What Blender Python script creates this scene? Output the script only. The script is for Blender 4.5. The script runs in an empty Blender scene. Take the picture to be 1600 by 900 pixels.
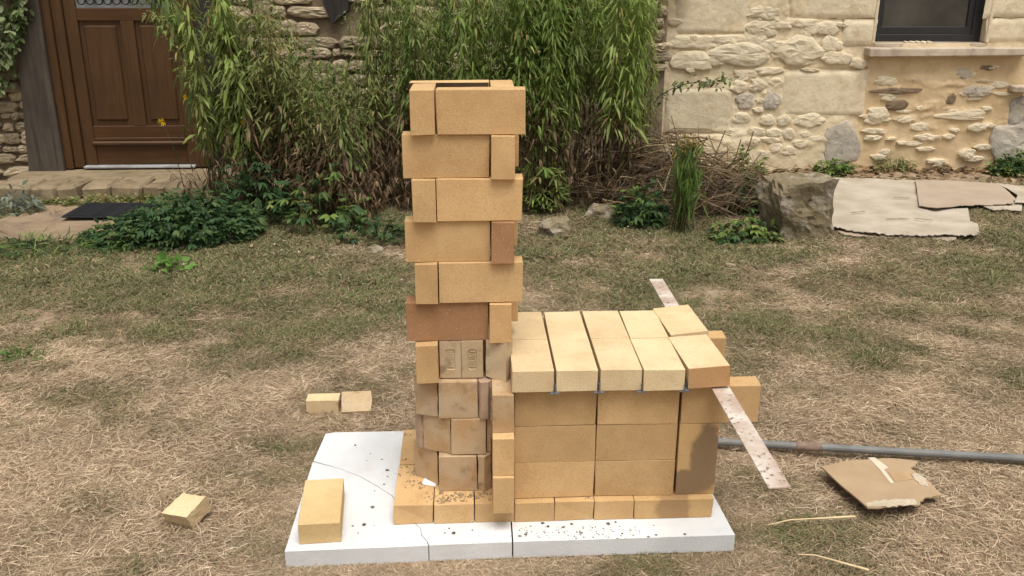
import bpy, bmesh, math, random
import numpy as np
from mathutils import Vector, Matrix, noise
rnd = random.Random(7); rng = np.random.default_rng(7)
SC = bpy.context.scene; C = SC.collection

# ------------------------------------------------------------------ camera
CAM = np.array([.2288, -2.2062, 1.4439]); YAW, PITCH, ROLL, FPX = .0427, .3328, .001, 1456.5
def axes():
    cy, sy, cp, sp = math.cos(YAW), math.sin(YAW), math.cos(PITCH), math.sin(PITCH)
    f = np.array([sy*cp, cy*cp, -sp]); r = np.array([cy, -sy, 0.]); u = np.cross(r, f)
    return r*math.cos(ROLL)+u*math.sin(ROLL), u*math.cos(ROLL)-r*math.sin(ROLL), f
AR, AU, AF = axes()
def ray(u, v): return AF+AR*(u-800)/FPX-AU*(v-450)/FPX
def on_z(u, v, z):                      # survey: photo point -> place on a level plane
    d = ray(u, v); return Vector(CAM+d*((z-CAM[2])/d[2]))
def on_y(u, v, y):                      # survey: photo point -> place on an upright plane
    d = ray(u, v); return Vector(CAM+d*((y-CAM[1])/d[1]))
cam = bpy.data.objects.new('camera', bpy.data.cameras.new('camera')); C.objects.link(cam)
cam.matrix_world = Matrix(((AR[0], AU[0], -AF[0], CAM[0]), (AR[1], AU[1], -AF[1], CAM[1]), (AR[2], AU[2], -AF[2], CAM[2]), (0, 0, 0, 1)))
cam.data.sensor_width = 36; cam.data.lens = FPX/1600*36; cam.data.clip_start = .05; cam.data.clip_end = 500
SC.camera = cam

# ------------------------------------------------------------------ light
SUN_EL, SUN_AZ = math.radians(70), math.radians(165)      # azimuth clockwise from +y: behind the camera, to the right
w = bpy.data.worlds.new('World'); SC.world = w; w.use_nodes = True
nt = w.node_tree; nt.nodes.clear()
sky = nt.nodes.new('ShaderNodeTexSky'); sky.sky_type = 'NISHITA'; sky.sun_disc = False
sky.sun_elevation = SUN_EL; sky.sun_rotation = SUN_AZ; sky.air_density = 1; sky.dust_density = 6; sky.ozone_density = .6
hs = nt.nodes.new('ShaderNodeHueSaturation'); hs.inputs['Saturation'].default_value = .22
bg = nt.nodes.new('ShaderNodeBackground'); bg.inputs[1].default_value = .104
wo = nt.nodes.new('ShaderNodeOutputWorld')
mixw = nt.nodes.new('ShaderNodeMix'); mixw.data_type = 'RGBA'; mixw.blend_type = 'MULTIPLY'; mixw.inputs[0].default_value = 1
mixw.inputs[7].default_value = (1.0, .975, .93, 1)
nt.links.new(sky.outputs[0], hs.inputs['Color']); nt.links.new(hs.outputs[0], mixw.inputs[6])
nt.links.new(mixw.outputs[2], bg.inputs[0]); nt.links.new(bg.outputs[0], wo.inputs[0])
sl = bpy.data.lights.new('sun', 'SUN'); sl.energy = 1.5; sl.angle = math.radians(35); sl.color = (1, .97, .91)
so = bpy.data.objects.new('sun', sl); C.objects.link(so)
sd = Vector((math.sin(SUN_AZ)*math.cos(SUN_EL), math.cos(SUN_AZ)*math.cos(SUN_EL), math.sin(SUN_EL)))
so.rotation_euler = sd.to_track_quat('Z', 'Y').to_euler(); so.location = (0, 0, 6)
SC.view_settings.view_transform = 'Standard'; SC.view_settings.look = 'None'; SC.view_settings.gamma = 1
SC.view_settings.exposure = .56

# ------------------------------------------------------------------ materials
class NB:
    def __init__(s, name, rough=.9, spec=.3):
        s.m = bpy.data.materials.new(name); s.m.use_nodes = True; s.t = s.m.node_tree
        s.p = s.t.nodes['Principled BSDF']; s.p.inputs['Roughness'].default_value = rough
        s.p.inputs['Specular IOR Level'].default_value = spec
        s.tc = s.t.nodes.new('ShaderNodeTexCoord'); s.vec = s.tc.outputs['Object']
    def n(s, t): return s.t.nodes.new(t)
    def l(s, a, b): s.t.links.new(a, b)
    def offset_by_object(s, k=13.):
        oi = s.n('ShaderNodeObjectInfo'); s.oi = oi
        c = s.n('ShaderNodeVectorMath'); c.operation = 'MULTIPLY_ADD'
        cx = s.n('ShaderNodeCombineXYZ')
        for i in range(3): s.l(oi.outputs['Random'], cx.inputs[i])
        s.l(cx.outputs[0], c.inputs[0]); c.inputs[1].default_value = (k, k*1.7, k*2.3); s.l(s.vec, c.inputs[2]); s.vec = c.outputs[0]
    def noise(s, scale, detail=3, rough=.55, vec=None):
        x = s.n('ShaderNodeTexNoise'); x.inputs['Scale'].default_value = scale; x.inputs['Detail'].default_value = detail
        x.inputs['Roughness'].default_value = rough; s.l(vec or s.vec, x.inputs['Vector']); return x.outputs[0]
    def voro(s, scale, vec=None):
        x = s.n('ShaderNodeTexVoronoi'); x.inputs['Scale'].default_value = scale; s.l(vec or s.vec, x.inputs['Vector']); return x.outputs[0]
    def ramp(s, v, a, b, c0=(0, 0, 0), c1=(1, 1, 1)):
        x = s.n('ShaderNodeValToRGB'); e = x.color_ramp.elements
        e[0].position = a; e[0].color = (*c0, 1); e[1].position = b; e[1].color = (*c1, 1); s.l(v, x.inputs[0]); return x.outputs[0]
    def mix(s, f, a, b, mode='MIX'):
        x = s.n('ShaderNodeMix'); x.data_type = 'RGBA'; x.blend_type = mode
        for sock, v in ((x.inputs[0], f), (x.inputs[6], a), (x.inputs[7], b)):
            if isinstance(v, (int, float)): sock.default_value = v
            elif isinstance(v, tuple): sock.default_value = (*v, 1)
            else: s.l(v, sock)
        return x.outputs[2]
    def math(s, op, a, b):
        x = s.n('ShaderNodeMath'); x.operation = op
        for i, v in enumerate((a, b)):
            if isinstance(v, (int, float)): x.inputs[i].default_value = v
            else: s.l(v, x.inputs[i])
        return x.outputs[0]
    def bump(s, h, dist, strength=1.):
        x = s.n('ShaderNodeBump'); x.inputs['Distance'].default_value = dist; x.inputs['Strength'].default_value = strength
        s.l(h, x.inputs['Height'])
        if getattr(s, 'nrm', None) is not None: s.l(s.nrm, x.inputs['Normal'])
        s.nrm = x.outputs[0]; s.l(s.nrm, s.p.inputs['Normal'])
    def col(s, c):
        if isinstance(c, tuple): s.p.inputs['Base Color'].default_value = (*c, 1)
        else: s.l(c, s.p.inputs['Base Color'])
        return s.m

def brick_mat(name, c1, c2, var=.14, stain=None, dust=0.):
    b = NB(name, .92, .15); world = b.vec; b.offset_by_object()
    big = b.noise(7, 3); c = b.mix(b.ramp(big, .35, .68), c1, c2)
    gr = b.noise(260, 2); c = b.mix(b.math('MULTIPLY', b.ramp(gr, .48, .72), .5), c, tuple(x*.62 for x in c1))
    sp = b.voro(150); c = b.mix(b.math('MULTIPLY', b.ramp(sp, .10, .17, (1, 1, 1), (0, 0, 0)), b.ramp(b.noise(40), .48, .58)), c, (.80, .66, .44))
    sp2 = b.voro(85); c = b.mix(b.math('MULTIPLY', b.ramp(sp2, .06, .13, (.9, .9, .9), (0, 0, 0)), b.ramp(b.noise(31), .50, .60)), c, (.20, .12, .06))
    v = b.math('MULTIPLY_ADD', b.oi.outputs['Random'], var*2); v.node.inputs[2].default_value = 1-var
    vv = b.n('ShaderNodeHueSaturation'); b.l(v, vv.inputs['Value']); b.l(c, vv.inputs['Color']); c = vv.outputs[0]
    h2 = b.math('FRACT', b.math('MULTIPLY', b.oi.outputs['Random'], 7.31), 0.)
    c = b.mix(b.math('MULTIPLY', h2, .14), c, (.50, .27, .12)); c = b.mix(b.math('MULTIPLY', b.ramp(b.noise(19, 4), .52, .75), .35), c, (.44, .26, .13)); c = b.mix(b.math('MULTIPLY', b.ramp(b.noise(5.5, 3), .45, .7), .4), c, tuple(min(1, x*1.12) for x in c2))
    if dust: c = b.mix(b.math('MULTIPLY', b.ramp(b.noise(14, 4), .4, .62), dust), c, (.50, .40, .28)); c = b.mix(b.math('MULTIPLY', b.ramp(b.noise(23, 4), .56, .7), dust), c, (.19, .12, .07))
    if stain:
        (cx, cy, cz), rad, sc = stain
        vm = b.n('ShaderNodeVectorMath'); vm.operation = 'DISTANCE'; mp = b.n('ShaderNodeMapping'); mp.inputs['Scale'].default_value = rad
        b.l(world, mp.inputs[0]); b.l(mp.outputs[0], vm.inputs[0]); vm.inputs[1].default_value = (cx*rad[0], cy*rad[1], cz*rad[2])
        vm2 = b.n('ShaderNodeVectorMath'); vm2.operation = 'DISTANCE'; mp2 = b.n('ShaderNodeMapping'); mp2.inputs['Scale'].default_value = (rad[0]*.75, rad[1], rad[2]*2.4)
        b.l(world, mp2.inputs[0]); b.l(mp2.outputs[0], vm2.inputs[0]); vm2.inputs[1].default_value = ((cx-.04)*rad[0]*.75, cy*rad[1], (cz-.075)*rad[2]*2.4)
        d = b.math('ADD', b.math('MINIMUM', vm.outputs['Value'], vm2.outputs['Value']), b.math('MULTIPLY', b.noise(22, 3), .9))
        c = b.mix(b.math('MULTIPLY', b.ramp(b.math('MULTIPLY', d, .5), .62, .74, (1, 1, 1), (0, 0, 0)), .8), c, sc)
    b.bump(b.noise(330, 3, .7), .0014, .8); b.bump(b.noise(38, 3), .002, .4)
    return b.col(c)
M = {}
M['brick'] = brick_mat('firebrick', (.515, .33, .155), (.61, .41, .205))
M['pale'] = brick_mat('firebrick_pale', (.62, .475, .275), (.69, .55, .34), .06)
M['yellow'] = brick_mat('firebrick_yellow', (.58, .42, .205), (.64, .48, .25), .02)
M['red'] = brick_mat('firebrick_burnt', (.315, .17, .085), (.375, .21, .11), .06)
M['dusty'] = brick_mat('firebrick_dusty', (.45, .295, .155), (.52, .36, .20), .12, dust=.6)
M['rough'] = brick_mat('firebrick_broken_face', (.47, .35, .21), (.56, .44, .28), .08, dust=.6)
M['mauve'] = brick_mat('firebrick_mauve', (.36, .245, .185), (.42, .30, .22), .05, dust=.3)
M['stained'] = brick_mat('firebrick_stained', (.50, .325, .145), (.585, .39, .185), .03, stain=((.022, -.03, .0), (22, 1, 8.5), (.20, .135, .085)))
M['stained_base'] = brick_mat('firebrick_stained_base', (.50, .325, .145), (.585, .39, .185), .03, stain=((.0, -.055, .0), (20, 4, 14), (.33, .20, .10)))

def simple(name, c1, c2, scale, rough=.9, bump=.002, bs=60, spec=.2, objoff=False, var=0.):
    b = NB(name, rough, spec)
    if objoff or var: b.offset_by_object()
    c = b.mix(b.ramp(b.noise(scale, 4), .35, .68), c1, c2)
    if var:
        v = b.math('MULTIPLY_ADD', b.oi.outputs['Random'], var*2); v.node.inputs[2].default_value = 1-var
        h = b.n('ShaderNodeHueSaturation'); b.l(v, h.inputs['Value']); b.l(c, h.inputs['Color']); c = h.outputs[0]
    if bump: b.bump(b.noise(bs, 4, .65), bump)
    return b.col(c)
M['endred'] = brick_mat('firebrick_orange_end', (.44, .245, .11), (.50, .30, .145), .04)
M['flue_shade'] = simple('flue_shade', (.055, .033, .02), (.11, .065, .035), 12, .95, .001, 200)  # dark brown standing in for the shade inside the chimney opening
# aerated concrete slab
b = NB('aerated_concrete', .95, .1); c = b.mix(b.ramp(b.noise(5, 4), .4, .7), (.60, .61, .62), (.69, .695, .70))
c = b.mix(b.math('MULTIPLY', b.ramp(b.voro(120), .05, .12, (1, 1, 1), (0, 0, 0)), b.ramp(b.noise(18, 3), .5, .62)), c, (.30, .27, .25))
c = b.mix(b.math('MULTIPLY', b.ramp(b.noise(9, 5), .55, .75), .25), c, (.50, .44, .36))
b.bump(b.noise(300, 2), .0008, .6); b.bump(b.voro(220), .0008, .6); M['slab'] = b.col(c)
# steel
b = NB('galvanised_bar', .55, .5); b.p.inputs['Metallic'].default_value = .15
c = b.mix(b.ramp(b.noise(9, 5), .42, .62), (.46, .35, .28), (.66, .60, .53)); c = b.mix(b.ramp(b.noise(70, 4), .58, .66), c, (.22, .15, .11))
b.bump(b.noise(120, 3), .0006); M['bar'] = b.col(c)
b = NB('pipe_steel', .6, .4)
c = b.mix(b.ramp(b.noise(8, 5), .4, .66), (.135, .137, .133), (.20, .20, .19)); c = b.mix(b.ramp(b.noise(26, 5), .60, .7), c, (.21, .15, .11))
b.bump(b.noise(90, 3), .0008); M['pipe'] = b.col(c)
M['rust'] = simple('pipe_rust', (.16, .11, .085), (.26, .19, .15), 30, .8)
M['tbar'] = simple('dark_steel', (.10, .10, .11), (.17, .17, .18), 40, .6, .0004, spec=.4)
M['crumb'] = simple('crumb_grey', (.10, .09, .08), (.30, .25, .20), 25, .95, .001, 300, var=.2)
M['dirt'] = simple('crumb_brown', (.20, .14, .08), (.42, .31, .19), 30, .95, .001, 300, var=.2)
M['paper'] = simple('white_paper', (.78, .77, .78), (.82, .81, .82), 12, .8, 0)
# ground soil under the grass
b = NB('dry_soil', .97, .1)
c = b.mix(b.ramp(b.noise(2.2, 5), .38, .62), (.29, .21, .14), (.37, .285, .20)); c = b.mix(b.ramp(b.noise(45, 4), .45, .7), c, (.20, .145, .095))
b.bump(b.noise(60, 5, .7), .006); b.bump(b.noise(9, 3), .02, .5); M['soil'] = b.col(c)
# render between the stones, limestone, rubble
def stone_mat(name, c1, c2, c3, var, pits=60, pitd=.004, bump=.006, dark=(.30, .26, .20)):
    b = NB(name, .95, .1); b.offset_by_object(5)
    c = b.mix(b.ramp(b.noise(3.2, 4), .35, .65), c1, c2); c = b.mix(b.ramp(b.noise(11, 5), .5, .72), c, c3)
    pit = b.math('MULTIPLY', b.ramp(b.voro(pits), .08, .2, (1, 1, 1), (0, 0, 0)), b.ramp(b.noise(8, 4), .48, .62))
    c = b.mix(b.math('MULTIPLY', pit, .55), c, dark)
    v = b.math('MULTIPLY_ADD', b.oi.outputs['Random'], var*2); v.node.inputs[2].default_value = 1-var
    h = b.n('ShaderNodeHueSaturation'); b.l(v, h.inputs['Value']); b.l(c, h.inputs['Color'])
    b.bump(b.noise(16, 6, .68), bump); b.bump(b.math('SUBTRACT', 1., pit), pitd); return b.col(h.outputs[0])
M['render'] = stone_mat('lime_render', (.66, .545, .365), (.72, .61, .43), (.60, .475, .295), 0, 45, .003, .006, (.45, .34, .2))
M['ochre_render'] = stone_mat('ochre_render', (.62, .46, .275), (.67, .52, .325), (.56, .41, .235), 0, 40, .002, .004, (.45, .30, .16))
M['lime'] = stone_mat('limestone', (.62, .53, .38), (.70, .61, .45), (.55, .45, .30), .07, 70, .005, .010, (.36, .29, .2))
M['ashlar'] = stone_mat('limestone_block', (.62, .53, .375), (.70, .60, .435), (.54, .44, .29), .05, 55, .006, .009, (.34, .27, .18))
M['greystone'] = stone_mat('weathered_grey_stone', (.42, .385, .33), (.55, .48, .38), (.30, .27, .23), .1, 40, .008, .012, (.14, .12, .11))
M['darkstone'] = stone_mat('brown_stone', (.20, .145, .095), (.28, .21, .14), (.15, .11, .085), .1, 40, .006, .010, (.12, .09, .07))
M['rubble'] = stone_mat('rubble_limestone', (.40, .325, .215), (.52, .43, .30), (.29, .21, .13), .3, 30, .006, .012, (.14, .1, .07))
M['mortar'] = stone_mat('earth_mortar', (.20, .155, .105), (.27, .21, .14), (.14, .105, .07), 0, 40, .006, .012, (.05, .04, .03))
M['sill'] = stone_mat('sill_stone', (.40, .33, .25), (.52, .44, .34), (.30, .24, .19), 0, 60, .003, .005, (.16, .13, .1))
M['step'] = stone_mat('step_stone', (.235, .18, .11), (.31, .24, .155), (.16, .125, .08), .15, 30, .004, .010, (.16, .13, .09))
M['boulder'] = stone_mat('mossy_boulder', (.15, .12, .07), (.24, .195, .125), (.36, .32, .26), 0, 14, .012, .02, (.05, .042, .025))
# wood
def wood(name, c1, c2, axis_scale=(30, 30, 1.6), rough=.5):
    b = NB(name, rough, .3); mp = b.n('ShaderNodeMapping'); mp.inputs['Scale'].default_value = axis_scale; b.l(b.vec, mp.inputs[0])
    n1 = b.noise(1.6, 6, .65, mp.outputs[0]); c = b.mix(b.ramp(n1, .32, .7), c1, c2); b.bump(n1, .0015, .6)
    c = b.mix(b.math('MULTIPLY', b.ramp(b.noise(3, 3), .5, .75), .35), c, tuple(x*.5 for x in c1)); return b.col(c)
M['door'] = wood('varnished_oak', (.056, .027, .010), (.092, .045, .018), (26, 26, 1.6), .45)
M['doorh'] = wood('varnished_oak_rail', (.056, .024, .008), (.09, .040, .0145), (1.6, 26, 26), .45)
M['timber'] = wood('grey_timber', (.050, .040, .032), (.105, .085, .066), (24, 24, 1.5), .85)
M['timber_dark'] = wood('tarred_timber', (.020, .017, .015), (.045, .038, .034), (24, 24, 1.5), .8)
M['winframe'] = simple('anthracite_frame', (.016, .017, .02), (.024, .025, .028), 6, .38, 0, spec=.5)
b = NB('dark_window_glass', .06, .5); M['glass'] = b.col(b.mix(b.ramp(b.noise(2.2, 4), .4, .7), (.030, .030, .028), (.075, .072, .062)))
b = NB('frosted_glass', .3, .5); M['doorglass'] = b.col(b.mix(b.ramp(b.noise(6, 3), .4, .7), (.23, .24, .25), (.34, .35, .36)))
M['iron'] = simple('black_iron', (.012, .012, .013), (.03, .03, .03), 20, .6, 0)
M['alu'] = simple('aluminium_strip', (.26, .26, .26), (.40, .40, .40), 9, .5, 0)
M['mat'] = simple('rubber_mat', (.016, .016, .019), (.032, .032, .036), 30, .85, .004, 140)
M['card'] = simple('cardboard', (.34, .24, .145), (.40, .29, .18), 9, .85, .0006, 140)
M['cardedge'] = simple('torn_cardboard', (.46, .38, .28), (.55, .47, .36), 40, .95, .003, 200)
M['cardgrey'] = simple('weathered_cardboard', (.345, .295, .225), (.46, .405, .325), 5, .9, .003, 25)
M['cardtan'] = simple('weathered_cardboard_tan', (.33, .26, .195), (.39, .315, .24), 4, .9, .003, 25)
M['tape'] = simple('packing_tape', (.60, .50, .38), (.68, .58, .46), 30, .35, 0, spec=.5)
M['tapebrown'] = simple('packing_tape_brown', (.38, .25, .13), (.44, .30, .17), 30, .35, 0, spec=.5)
M['straw'] = simple('straw_stalk', (.55, .42, .24), (.68, .54, .33), 20, .8, 0)
# foliage / grass: the colour of each leaf or blade is its own
def attr_mat(name, rough=.6, trans=.25, tone=False):
    b = NB(name, rough, .25); a = b.n('ShaderNodeAttribute'); a.attribute_name = 'col'; c = a.outputs['Color']
    if tone:
        t = b.n('ShaderNodeAttribute'); t.attribute_type = 'INSTANCER'; t.attribute_name = 'tone'
        c = b.mix(1., c, t.outputs['Color'], 'MULTIPLY')
    b.col(c)
    tr = b.n('ShaderNodeBsdfTranslucent'); b.l(c, tr.inputs['Color']); mx = b.n('ShaderNodeMixShader'); mx.inputs[0].default_value = trans
    b.l(b.p.outputs[0], mx.inputs[1]); b.l(tr.outputs[0], mx.inputs[2])
    out = [n for n in b.t.nodes if n.type == 'OUTPUT_MATERIAL'][0]; b.l(mx.outputs[0], out.inputs['Surface']); return b.m
M['leaf'] = attr_mat('leaf', .6, .38); M['grass'] = attr_mat('grass_blades', .75, .2, True)

# ------------------------------------------------------------------ helpers
def link(name, me, parent=None, loc=(0, 0, 0), rot=(0, 0, 0), mat=None):
    o = bpy.data.objects.new(name, me); C.objects.link(o); o.location = loc; o.rotation_euler = rot
    if parent is not None: o.parent = parent
    if mat is not None and me is not None and not me.materials: me.materials.append(mat)
    return o
def tag(o, label=None, cat=None, group=None, kind=None):
    for k, v in (('label', label), ('category', cat), ('group', group), ('kind', kind)):
        if v: o[k] = v
    return o
def thing(name, label, cat, loc=(0, 0, 0), rot=(0, 0, 0), group=None):
    return tag(link(name, None, None, loc, rot), label, cat, group)
def mesh(name, verts, faces, mat=None, smooth=False):
    me = bpy.data.meshes.new(name); me.from_pydata([tuple(v) for v in verts], [], faces)
    if mat: me.materials.append(mat)
    if smooth: me.polygons.foreach_set('use_smooth', [True]*len(me.polygons))
    me.update(); return me
def mesh_np(name, V, T, col=None, mat=None, smooth=False):
    V = np.asarray(V, np.float32); T = np.asarray(T, np.int32); me = bpy.data.meshes.new(name)
    me.vertices.add(len(V)); me.vertices.foreach_set('co', V.ravel()); k = T.shape[1]
    me.loops.add(T.size); me.loops.foreach_set('vertex_index', T.ravel()); me.polygons.add(len(T))
    me.polygons.foreach_set('loop_start', np.arange(0, T.size, k, dtype=np.int32)); me.polygons.foreach_set('loop_total', np.full(len(T), k, np.int32))
    if smooth: me.polygons.foreach_set('use_smooth', np.ones(len(T), bool))
    me.update(calc_edges=True)
    if col is not None:
        a = me.color_attributes.new('col', 'FLOAT_COLOR', 'POINT'); cc = np.ones((len(V), 4), np.float32); cc[:, :3] = col; a.data.foreach_set('color', cc.ravel())
    if mat: me.materials.append(mat)
    return me
def box_mesh(name, dx, dy, dz, mat=None, bev=.0015, chip=0, seed=0, center=True):
    bm = bmesh.new(); bmesh.ops.create_cube(bm, size=1)
    for v in bm.verts:
        v.co.x *= dx; v.co.y *= dy; v.co.z *= dz
        if not center: v.co += Vector((dx/2, dy/2, dz/2))
    r = random.Random(seed)
    if chip:
        for v in bm.verts: v.co += Vector([r.uniform(-1, 1)*chip for _ in range(3)])
    if bev:
        es = list(bm.edges)
        bmesh.ops.bevel(bm, geom=es, offset=bev, segments=1, affect='EDGES')
        if chip:
            for v in bm.verts: v.co += Vector([r.uniform(-1, 1)*bev*.25 for _ in range(3)])
            vs_ = list(bm.verts)
            for _ in range(3):
                c_ = r.choice(vs_).co.copy(); dpt = r.uniform(.0008, .0035)
                for v in vs_:
                    if (v.co-c_).length < .005: v.co -= v.co.normalized()*dpt*r.uniform(.6, 1.2)
    me = bpy.data.meshes.new(name); bm.to_mesh(me); bm.free()
    if mat: me.materials.append(mat)
    return me
def prism(name, pts, z0, z1, mat, jag=0., seed=0, taper=0., nz=4, bev=.0):
    """upright solid over a ground outline, optionally with broken, uneven edges"""
    r = random.Random(seed); out = []
    n = len(pts)
    for i in range(n):
        a, b2 = Vector(pts[i]), Vector(pts[(i+1) % n]); k = max(1, int((b2-a).length/.02)) if jag else 1
        for j in range(k): out.append(a.lerp(b2, j/k))
    m = len(out); V = []; cx = sum((p.x for p in out))/m; cy = sum((p.y for p in out))/m
    for kz in range(nz+1):
        t = kz/nz; z = z0+(z1-z0)*t
        e = 1-(.02 if kz in (0, nz) and bev else 0)
        for p in out:
            V.append(Vector((cx+(p.x-cx)*e*(1-taper*t)+r.uniform(-jag, jag), cy+(p.y-cy)*e*(1-taper*t)+r.uniform(-jag, jag), z+(r.uniform(-jag, jag) if kz in (0, nz) else 0))))
    F = [list(reversed(range(m))), [nz*m+i for i in range(m)]]
    for kz in range(nz):
        for i in range(m): F.append([kz*m+i, kz*m+(i+1) % m, (kz+1)*m+(i+1) % m, (kz+1)*m+i])
    return mesh(name, V, F, mat)
def sheet(name, pts, th, mat, seed=0, torn=(), amp=.004, zf=None, step=.03):
    """thin board with a real thickness over a ground outline; torn edges are ragged"""
    r = random.Random(seed); out = []
    n = len(pts)
    for i in range(n):
        a, b2 = Vector(pts[i]), Vector(pts[(i+1) % n]); L = (b2-a).length; k = max(1, int(L/(.008 if i in torn else step)))
        nn = Vector((-(b2-a).y, (b2-a).x, 0)).normalized() if L > 0 else Vector((0, 0, 0))
        for j in range(k):
            p = a.lerp(b2, j/k)
            if i in torn and j: p += nn*(r.uniform(-.5, .5)*amp+amp*noise.noise(Vector((j*.35, seed, 0))))
            out.append(p)
    bm = bmesh.new(); vs = [bm.verts.new((p.x, p.y, 0)) for p in out]; f = bm.faces.new(vs)
    bmesh.ops.triangulate(bm, faces=[f])
    for _ in range(2):
        es = [e for e in bm.edges if e.calc_length() > step*1.6]
        if es: bmesh.ops.subdivide_edges(bm, edges=es, cuts=1, use_grid_fill=False); bmesh.ops.triangulate(bm, faces=bm.faces[:])
    top = list(bm.faces)
    base = [(v, v.co.copy()) for v in bm.verts]
    ret = bmesh.ops.extrude_face_region(bm, geom=top)
    for e in ret['geom']:
        if isinstance(e, bmesh.types.BMVert): e.co.z += th
    for v in bm.verts:
        if zf: v.co.z += zf(v.co.x, v.co.y)
    bmesh.ops.recalc_face_normals(bm, faces=bm.faces[:])
    me = bpy.data.meshes.new(name); bm.to_mesh(me); bm.free(); me.materials.append(mat); return me
def tube_np(P, R, k=5):
    """P list of points, R radii -> verts, quads"""
    P = [Vector(p) for p in P]; V = []; F = []
    for i, p in enumerate(P):
        d = (P[min(i+1, len(P)-1)]-P[max(i-1, 0)]).normalized(); a = d.orthogonal().normalized(); b2 = d.cross(a)
        for j in range(k):
            t = 2*math.pi*j/k; V.append(p+(a*math.cos(t)+b2*math.sin(t))*R[i])
    for i in range(len(P)-1):
        for j in range(k): F.append([i*k+j, i*k+(j+1) % k, (i+1)*k+(j+1) % k, (i+1)*k+j])
    F.append(list(range(k))[::-1]); F.append([(len(P)-1)*k+j for j in range(k)])
    return V, F
class Acc:
    """gathers the many small pieces of ONE plant or heap into one mesh"""
    def __init__(s): s.V = []; s.T = []; s.C = []; s.n = 0
    def add(s, V, T, c):
        V = np.asarray(V, float).reshape(-1, 3); T = np.asarray(T, int).reshape(-1, 3)
        c = np.broadcast_to(np.asarray(c, float), (len(V), 3)); s.V.append(V); s.T.append(T+s.n); s.C.append(c); s.n += len(V)
    def build(s, name, mat, parent=None, kind=None):
        if not s.V: return None
        o = link(name, mesh_np(name, np.concatenate(s.V), np.concatenate(s.T), np.concatenate(s.C), mat), parent)
        if kind: o['kind'] = kind
        return o
def norm(a): return a/np.maximum(np.linalg.norm(a, axis=-1, keepdims=True), 1e-9)
def add_leaves(acc, P, D, L, W, col, droop=.5):
    """lance-shaped leaves, each bent under its own weight: P base, D direction, L length, W width, col colour"""
    n = len(P); D = norm(D); up = norm(rng.normal(0, .35, (n, 3))+np.array([0, 0, 1.])); S = norm(np.cross(D, up)); L = np.asarray(L).reshape(-1, 1)*np.ones((n, 1)); W = np.asarray(W).reshape(-1, 1)*np.ones((n, 1))
    N = np.cross(S, D); g = np.array([0, 0, -1.]); dr = droop*L
    def at(t): return P+D*L*t+g*dr*t*t
    m1, m2, tip = at(.33), at(.7), at(1.)
    V = np.stack([P, m1+S*W*.5+N*W*.12, m1-S*W*.5+N*W*.12, m2+S*W*.38+N*W*.1, m2-S*W*.38+N*W*.1, tip, m1, m2], 1).reshape(-1, 3)
    T = np.array([[0, 1, 6], [0, 6, 2], [1, 3, 7], [1, 7, 6], [2, 6, 7], [2, 7, 4], [3, 5, 7], [4, 7, 5]]); T = (np.arange(n)[:, None, None]*8+T).reshape(-1, 3)
    acc.add(V, T, np.repeat(col, 8, 0))
def add_stick(acc, P, R, col, k=3):
    V, F = tube_np(P, R, k); T = []
    for f in F:
        for i in range(1, len(f)-1): T.append([f[0], f[i], f[i+1]])
    acc.add(np.array([tuple(v) for v in V]), T, col)
def pal(cols, n, var=.18, wts=None):
    c = np.array(cols)[rng.choice(len(cols), n, p=wts)]; return c*(1+rng.uniform(-var, var, (n, 1)))
GREEN = [(.145, .215, .055), (.19, .265, .065), (.11, .17, .045), (.25, .29, .09)]
LIME = [(.235, .35, .07), (.29, .40, .09), (.17, .26, .055), (.36, .42, .14)]
OLIVE = [(.18, .21, .065), (.24, .25, .09), (.13, .165, .05), (.32, .29, .12)]
DARKG = [(.05, .105, .038), (.07, .13, .045), (.04, .08, .03), (.095, .15, .05)]
BROWN = [(.17, .11, .06), (.23, .155, .09), (.11, .072, .042), (.30, .21, .12)]
STRAW = [(.42, .31, .17), (.34, .24, .13), (.50, .39, .23), (.26, .175, .09)]

# value noise on arrays
_tab = rng.random((256, 256))
def vn(x, y):
    xi = np.floor(x).astype(int); yi = np.floor(y).astype(int); fx = x-xi; fy = y-yi; fx = fx*fx*(3-2*fx); fy = fy*fy*(3-2*fy)
    g = lambda a, b2: _tab[a % 256, b2 % 256]
    return (g(xi, yi)*(1-fx)+g(xi+1, yi)*fx)*(1-fy)+(g(xi, yi+1)*(1-fx)+g(xi+1, yi+1)*fx)*fy
def fbm(x, y, o=4):
    s = 0; a = .5; t = 0
    for i in range(o): s = s+a*vn(x*2**i+17*i, y*2**i+31*i); t += a; a *= .5
    return s/t

# ------------------------------------------------------------------ ground
G = -.05
def ground_z(x, y):
    x = np.asarray(x, float); y = np.asarray(y, float)
    d = np.hypot(np.maximum(np.abs(x-.32)-.62, 0), np.maximum(np.abs(y-.2)-.4, 0)); k = np.clip(d/.4, 0, 1)
    return G-.004+k*(fbm(x*1.3, y*1.3)-.5)*.05+k*(fbm(x*7, y*7, 3)-.5)*.018
def gz(x, y): return float(ground_z(x, y))
xs = np.unique(np.concatenate([np.linspace(-60, -4, 15), np.linspace(-4, 6, 251), np.linspace(6, 60, 15)])); ys = np.unique(np.concatenate([np.linspace(-40, -1.2, 12), np.linspace(-1.2, 5.2, 180), np.linspace(5.2, 60, 12)]))
X, Y = np.meshgrid(xs, ys); Z = ground_z(X, Y); nx, ny = len(xs), len(ys)
i0 = (np.arange(ny-1)[:, None]*nx+np.arange(nx-1)).ravel()
g = link('ground', mesh_np('ground', np.stack([X, Y, Z], -1).reshape(-1, 3), np.stack([i0, i0+1, i0+nx+1, i0+nx], 1), None, M['soil'], True)); tag(g, 'dry brown soil of the yard under the grass', kind='structure')

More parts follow.
